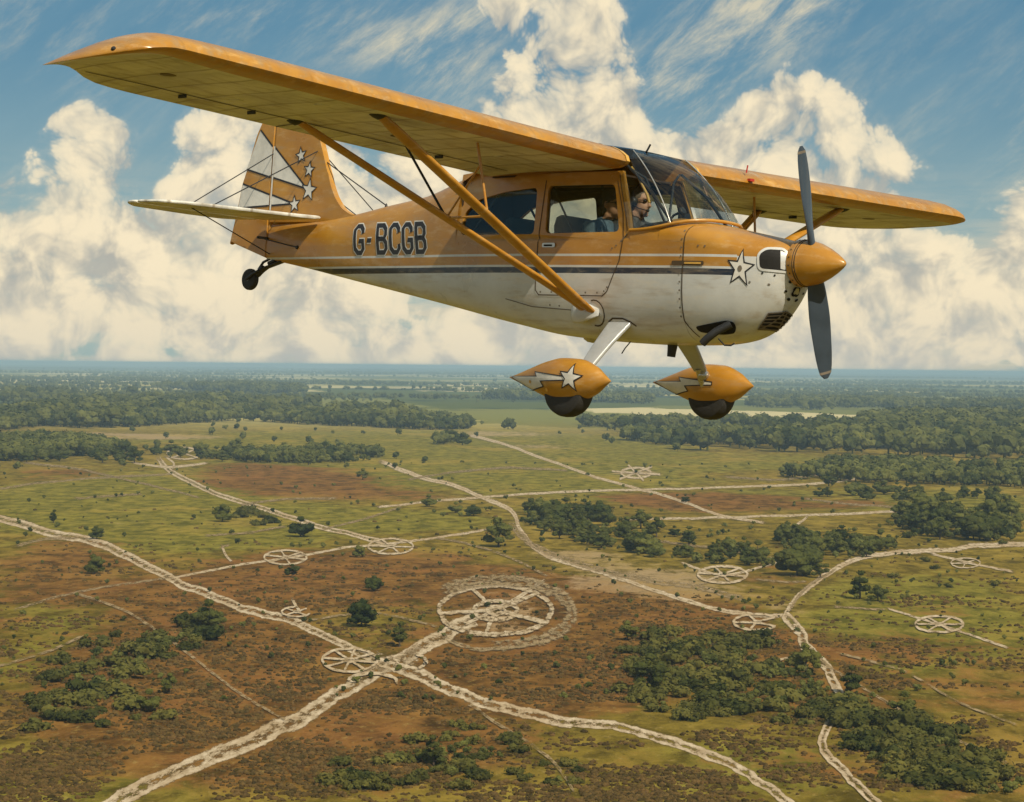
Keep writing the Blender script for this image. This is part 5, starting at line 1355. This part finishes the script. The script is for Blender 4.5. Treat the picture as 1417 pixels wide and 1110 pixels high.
BUSHES = [
    ([(860, 880), (960, 868), (1040, 880), (1100, 900), (1150, 940), (1150, 985), (1110, 1010), (1020, 995), (930, 1000), (865, 970)], 95, (9, 24), "one of the green gorse bushes in the thicket left of the winding path", "gorse bushes left of the winding path"),
    ([(1160, 975), (1220, 975), (1290, 1005), (1350, 1040), (1395, 1075), (1395, 1096), (1260, 1096), (1190, 1040), (1165, 1010)], 80, (10, 26), "one of the green gorse bushes in the lower right corner thicket", "gorse bushes of the lower right corner"),
    ([(440, 1070), (520, 1040), (640, 1000), (720, 1020), (810, 1060), (840, 1098), (460, 1100)], 50, (8, 20), "one of the gorse bushes scattered along the bottom centre", "gorse bushes of the bottom centre"),
    ([(30, 1030), (60, 930), (150, 880), (230, 862), (320, 862), (270, 900), (200, 945), (230, 1000), (160, 1000), (80, 1040)], 46, (9, 24), "one of the bushes in the scrub line down the left side", "bushes of the left scrub line"),
    ([(300, 712), (350, 710), (400, 720), (360, 728), (310, 724)], 9, (7, 13), "one of the low bushes right of the tree above the diagonal track", "low bushes above the diagonal track"),
    ([(1220, 690), (1400, 690), (1400, 830), (1220, 830)], 14, (5, 10), "one of the scattered small bushes on the right-hand grass", "small bushes on the right-hand grass"),
]
for poly, n, (h0, h1), lb, gp in BUSHES:
    for u, v in scatter(poly, n, 5): plant_bush(u, v, rnd.uniform(h0, h1), lb, gp)
# two small white cottages at the edge of the far wood
for u, v, lb in ((302, 580, "small white cottage with a brown roof at the edge of the left-hand forest"), (408, 581, "second tiny cottage in the forest, right of the white one")):
    p = G(u, v); h = empty("cottage", lb, "house"); h.location = p + Vector((0, -14, 0)); h.rotation_euler = (0, 0, rnd.uniform(-.4, .4))
    b = MB(); b.box((0, 0, 2.6), (13, 7, 5.6)); b.add([(-6.5, -3.5, 5.4), (-6.5, 3.5, 5.4), (-6.5, 0, 8.2), (6.5, -3.5, 5.4), (6.5, 3.5, 5.4), (6.5, 0, 8.2)], [(0, 1, 2), (3, 5, 4)]); b.build("wall", simple("cottage_render", (.70, .66, .56), .8), h)
    b = MB(); b.loft([[Vector((x, y, z)) for y, z in ((-4.1, 5.0), (0, 8.5), (4.1, 5.0), (4.1, 5.25), (0, 8.8), (-4.1, 5.25))] for x in (-6.9, 6.9)]); b.build("roof", simple("roof_tile", (.16, .085, .05), .85), h)
    for x in (-3.8, 0, 3.8):
        b = MB(); b.box((x, -3.53, 2.6), (1.3, .1, 1.5)); b.build("window", M_FLATBLACK, h)
    b = MB(); b.box((-5.2, 0, 8.9), (1.0, 1.0, 1.9)); b.build("chimney", M_BARK, h)

# ------------------------------------------------------------------ the far woods: one mass (instances of a few crowns)
src = bpy.data.collections.new("woodland_crowns")
for k in range(5):
    r = random.Random(500 + k); b = MB(); lob = []
    for q in range(9):
        a_ = r.uniform(0, 6.28); d_ = r.uniform(0, .62); s_ = r.uniform(.34, .55); lob.append((Vector((d_ * math.cos(a_), d_ * math.sin(a_), r.uniform(.45, 1.15))), Vector((s_, s_, s_ * .85))))
    lumps(b, lob, 14, .15, r, ICO1, .9); b.tube([(0, 0, -.2), (0, 0, .6)], [.07, .05], 5)
    me = bpy.data.meshes.new("woodland_crown"); me.from_pydata(b.v, [], b.f); me.materials.append(M_FOREST)
    src.objects.link(bpy.data.objects.new("woodland_crown", me))
PTS = []
def wood(poly, spacing, size, edge=.0, fs=160):
    """fill a region (photograph points put on the ground) with crowns"""
    g = [G(*p) for p in poly]; gx_ = [p.x for p in g]; gy_ = [p.y for p in g]; pg = [(p.x, p.y) for p in g]
    nx = int((max(gx_) - min(gx_)) / spacing) + 1; ny = int((max(gy_) - min(gy_)) / spacing) + 1
    xs, ys = np.meshgrid(min(gx_) + np.arange(nx) * spacing, min(gy_) + np.arange(ny) * spacing)
    xs = (xs + rng.uniform(-.5, .5, xs.shape) * spacing).ravel(); ys = (ys + rng.uniform(-.5, .5, ys.shape) * spacing).ravel()
    ins = np.zeros(len(xs), bool); n = len(pg)
    for i in range(n):
        (x1, y1), (x2, y2) = pg[i], pg[(i + 1) % n]
        if y1 == y2: continue
        c_ = ((y1 > ys) != (y2 > ys)) & (xs < (x2 - x1) * (ys - y1) / (y2 - y1) + x1); ins ^= c_
    f = fbm2(xs, ys, fs, 3, 21)
    keep = ins & (f > edge)
    for x_, y_ in zip(xs[keep], ys[keep]): PTS.append((x_, y_, size * rng.uniform(.7, 1.25)))
LF = [(5, 596), (60, 590), (140, 594), (240, 588), (330, 582), (430, 588), (520, 592), (640, 598), (700, 602), (720, 594), (640, 584), (560, 575), (460, 566), (380, 560), (300, 554), (200, 550), (100, 549), (5, 546)]
wood(LF, 18, 12.0, .465, 260); wood(LF, 42, 17, .50, 240)
wood([(-30, 640), (60, 637), (110, 632), (190, 630), (150, 618), (60, 612), (-30, 614)], 12, 8.5, .36)
wood([(330, 640), (420, 642), (520, 638), (540, 630), (420, 622), (330, 630)], 12, 7, .50)
wood([(600, 622), (650, 620), (640, 610), (605, 612)], 12, 8, .35)
RF = [(560, 586), (640, 598), (720, 596), (790, 604), (860, 608), (930, 620), (1010, 638), (1080, 643), (1180, 648), (1120, 628), (1220, 634), (1300, 636), (1410, 640), (1410, 612), (1310, 606), (1200, 602), (1100, 592), (980, 590), (880, 588), (760, 585), (640, 582)]
wood(RF, 17, 11.0, .46, 260); wood(RF, 40, 16, .50, 240)
wood([(1080, 660), (1180, 668), (1300, 672), (1440, 676), (1440, 655), (1250, 648), (1150, 646)], 13, 8, .50)
wood([(1180, 612), (1300, 610), (1440, 612), (1440, 588), (1300, 586), (1200, 590)], 19, 17, .30)
wood([(1020, 562), (1120, 568), (1220, 566), (1440, 572), (1440, 562), (1200, 558), (1060, 557)], 20, 14, .42)
wood([(-800, 600), (-300, 594), (5, 598), (5, 560), (-400, 556), (-800, 565)], 20, 12.5, .46, 240); wood([(1410, 640), (1700, 634), (2200, 640), (2200, 590), (1700, 596), (1440, 600)], 20, 12.5, .46, 240); wood([(-600, 760), (-300, 750), (-120, 765), (-300, 785)], 9, 4.0, .48, 40); wood([(1560, 760), (1900, 740), (2100, 780), (1700, 790)], 9, 4.0, .48, 40)
wood([(210, 538), (330, 545), (420, 548), (420, 540), (330, 535)], 22, 16, .36)
wood([(660, 552), (760, 556), (900, 560), (900, 554), (760, 549)], 22, 15, .42)
for poly, sp_, sz_ in (([(720, 722), (780, 712), (860, 722), (960, 748), (1070, 772), (1070, 784), (960, 780), (850, 764), (770, 744)], 6.5, 2.6), ([(1075, 752), (1130, 744), (1250, 762), (1190, 772), (1110, 774)], 6.5, 2.8), ([(1240, 728), (1410, 722), (1410, 754), (1330, 754), (1260, 744)], 7, 3.2),
                       ([(880, 895), (960, 888), (1040, 908), (1110, 918), (1150, 950), (1150, 985), (1100, 1000), (1020, 985), (930, 990), (890, 960)], 4.2, 1.5), ([(1165, 980), (1220, 980), (1290, 1008), (1350, 1042), (1410, 1080), (1410, 1100), (1260, 1100), (1190, 1040)], 4.0, 1.5),
                       ([(540, 1050), (640, 1030), (720, 1052), (790, 1090), (700, 1100), (560, 1095)], 4.2, 1.2), ([(45, 1000), (80, 935), (150, 895), (230, 870), (270, 872), (190, 930), (120, 985)], 4.2, 1.3), ([(470, 632), (520, 640), (330, 640), (200, 634)], 9, 3.0)):
    wood(poly, sp_, sz_, .50, 22 if sz_ < 2 else 40)
for k in range(120):                                       # belts of wood and hedgerows towards the horizon
    v = 513 + 40 * rnd.random() ** 1.1; u = rnd.uniform(-900, 2300); c = G(u, v); L_ = rnd.uniform(150, 1300) * (c.length / 9000 + .3); D_ = rnd.uniform(7, 26) * (c.length / 9000 + .3)
    sp_ = 9 + c.length / 1500; tilt = rnd.uniform(-.12, .12); n = int(min(520, 1.6 * L_ * D_ / sp_ ** 2))
    for _ in range(n):
        a_, b_ = rnd.gauss(0, .38) * L_, rnd.gauss(0, .45) * D_
        PTS.append((c.x + a_, c.y + b_ + a_ * tilt, rnd.uniform(.6, 1.3) * (6 + c.length / 3200)))
for k in range(330):                                       # single far trees and hedge dots in the fields
    v = 585 + 65 * rnd.random(); u = rnd.uniform(-600, 2000); c = G(u, v)
    if v > 600 and rnd.random() < .6: continue
    PTS.append((c.x, c.y, rnd.uniform(3.0, 6.5)))
for k in range(900):                                       # low shrubs dotted over the heath
    u, v = (rnd.uniform(-40, 1460) if k < 520 else rnd.uniform(-800, 2200)), 640 + 330 * rnd.random() ** 1.3; c = G(u, v); PTS.append((c.x, c.y, rnd.uniform(.5, 1.5) * (1 if v > 760 else 1.4)))
pm = bpy.data.meshes.new("woodland"); P_arr = np.array(PTS, np.float32)
pm.vertices.add(len(PTS)); co_ = np.zeros((len(PTS), 3), np.float32); co_[:, :2] = P_arr[:, :2]; pm.vertices.foreach_set('co', co_.ravel())
for nm, arr in (("size", P_arr[:, 2]), ("turn", rng.uniform(0, 6.28, len(PTS)).astype(np.float32))):
    at = pm.attributes.new(nm, 'FLOAT', 'POINT'); at.data.foreach_set('value', np.ascontiguousarray(arr))
def instancer(name, mesh, collection, label):
    o = bpy.data.objects.new(name, mesh); COL.objects.link(o)
    ng = bpy.data.node_groups.new(name + "_instances", 'GeometryNodeTree')
    ng.interface.new_socket("Geometry", in_out='INPUT', socket_type='NodeSocketGeometry'); ng.interface.new_socket("Geometry", in_out='OUTPUT', socket_type='NodeSocketGeometry')
    n = ng.nodes; l = ng.links; gi = n.new('NodeGroupInput'); go = n.new('NodeGroupOutput'); ip = n.new('GeometryNodeInstanceOnPoints'); ci = n.new('GeometryNodeCollectionInfo')
    ci.inputs['Collection'].default_value = collection; ci.inputs['Separate Children'].default_value = True; ci.inputs['Reset Children'].default_value = True
    mp = n.new('GeometryNodeMeshToPoints'); l.new(gi.outputs[0], mp.inputs['Mesh']); l.new(mp.outputs[0], ip.inputs['Points'])
    l.new(ci.outputs[0], ip.inputs['Instance']); ip.inputs['Pick Instance'].default_value = True
    a1 = n.new('GeometryNodeInputNamedAttribute'); a1.data_type = 'FLOAT'; a1.inputs['Name'].default_value = "size"
    a2 = n.new('GeometryNodeInputNamedAttribute'); a2.data_type = 'FLOAT'; a2.inputs['Name'].default_value = "turn"
    cx = n.new('ShaderNodeCombineXYZ'); l.new(a2.outputs[0], cx.inputs[2])
    l.new(a1.outputs[0], ip.inputs['Scale']); l.new(cx.outputs[0], ip.inputs['Rotation']); l.new(ip.outputs[0], go.inputs[0])
    md = o.modifiers.new("instances", 'NODES'); md.node_group = ng
    return tag(o, label, None, None, 'stuff')
instancer("woodland", pm, src, "dark green woodland and hedgerows stretching to the horizon")
# ---- heather and rough grass tufts on the nearer heath
tsrc = bpy.data.collections.new("heather_tufts")
M_TUFT = leaf_mat("heather_and_rough_grass", (.034, .026, .008), (.120, .088, .025), (.140, .080, .027))
for k in range(4):
    r = random.Random(700 + k); b = MB()
    for q in range(3): 
        c = Vector((r.uniform(-.6, .6), r.uniform(-.5, .5), .12)); s_ = r.uniform(.35, .7)
        b.add([c + Vector((p.x * s_, p.y * s_, p.z * s_ * .75)) * (1 + .35 * mnoise.noise(p * 2 + c * 3)) for p in ICO1[0]], ICO1[1])
    me = bpy.data.meshes.new("heather_tuft"); me.from_pydata(b.v, [], b.f); me.materials.append(M_TUFT); tsrc.objects.link(bpy.data.objects.new("heather_tuft", me))
NT_ = 84000
tu = np.where(np.arange(NT_) < 52000, rng.uniform(-60, 1480, NT_), rng.uniform(-900, 2300, NT_)); tv = 690 + 430 * np.sqrt(rng.uniform(0, 1, NT_))
T = []
for u, v in zip(tu, tv):
    p = G(float(u), float(v)); T.append((p.x, p.y))
T = np.array(T)
grid = np.zeros((300, 400), bool)
for a_, b_, w_ in TRACKPX:
    i0, i1 = int((b_ - w_) / 4), int((b_ + w_) / 4) + 1; j0, j1 = int((a_ - w_) / 4), int((a_ + w_) / 4) + 1
    grid[max(i0, 0):max(i1, 0), max(j0, 0):max(j1, 0)] = True
off_track = np.array([not (0 <= int(v / 4) < 300 and 0 <= int(u / 4) < 400 and grid[int(v / 4), int(u / 4)]) for u, v in zip(tu, tv)])
T = T[off_track]
dz = zone(T[:, 0], T[:, 1], HEATH); cl = fbm2(T[:, 0], T[:, 1], 26, 3, 4)
keep = (cl + .18 * dz) > rng.uniform(.40, .80, len(T)); T = T[keep]; dzk = dz[keep]
tm = bpy.data.meshes.new("heather"); tm.vertices.add(len(T)); co_ = np.zeros((len(T), 3), np.float32); co_[:, :2] = T; tm.vertices.foreach_set('co', co_.ravel())
szs = (rng.uniform(.35, 1.0, len(T)) ** 1.5 * (1.0 + T[:, 1] / 1600)).astype(np.float32)
for nm, arr in (("size", szs), ("turn", rng.uniform(0, 6.28, len(T)).astype(np.float32))):
    at = tm.attributes.new(nm, 'FLOAT', 'POINT'); at.data.foreach_set('value', np.ascontiguousarray(arr))
instancer("heather", tm, tsrc, "brown heather and rough grass tufts over the heath")

# ------------------------------------------------------------------ haze
hzb = MB(); hzb.box((0, 0, 48.0), (130000, 130000, 98.0))
hm_ = bpy.data.materials.new("thin_blue_air"); hm_.use_nodes = True; N = NT(hm_.node_tree); N.n.clear()
ho = N.new('ShaderNodeOutputMaterial'); pv = N.new('ShaderNodeVolumePrincipled'); N.l.new(pv.outputs[0], ho.inputs['Volume'])
pv.inputs['Color'].default_value = (.44, .65, .86, 1); pv.inputs['Density'].default_value = 6.6e-5; pv.inputs['Anisotropy'].default_value = 0.0
haze = hzb.build("haze", hm_); tag(haze, "thin bluish haze over the land", None, None, 'stuff')
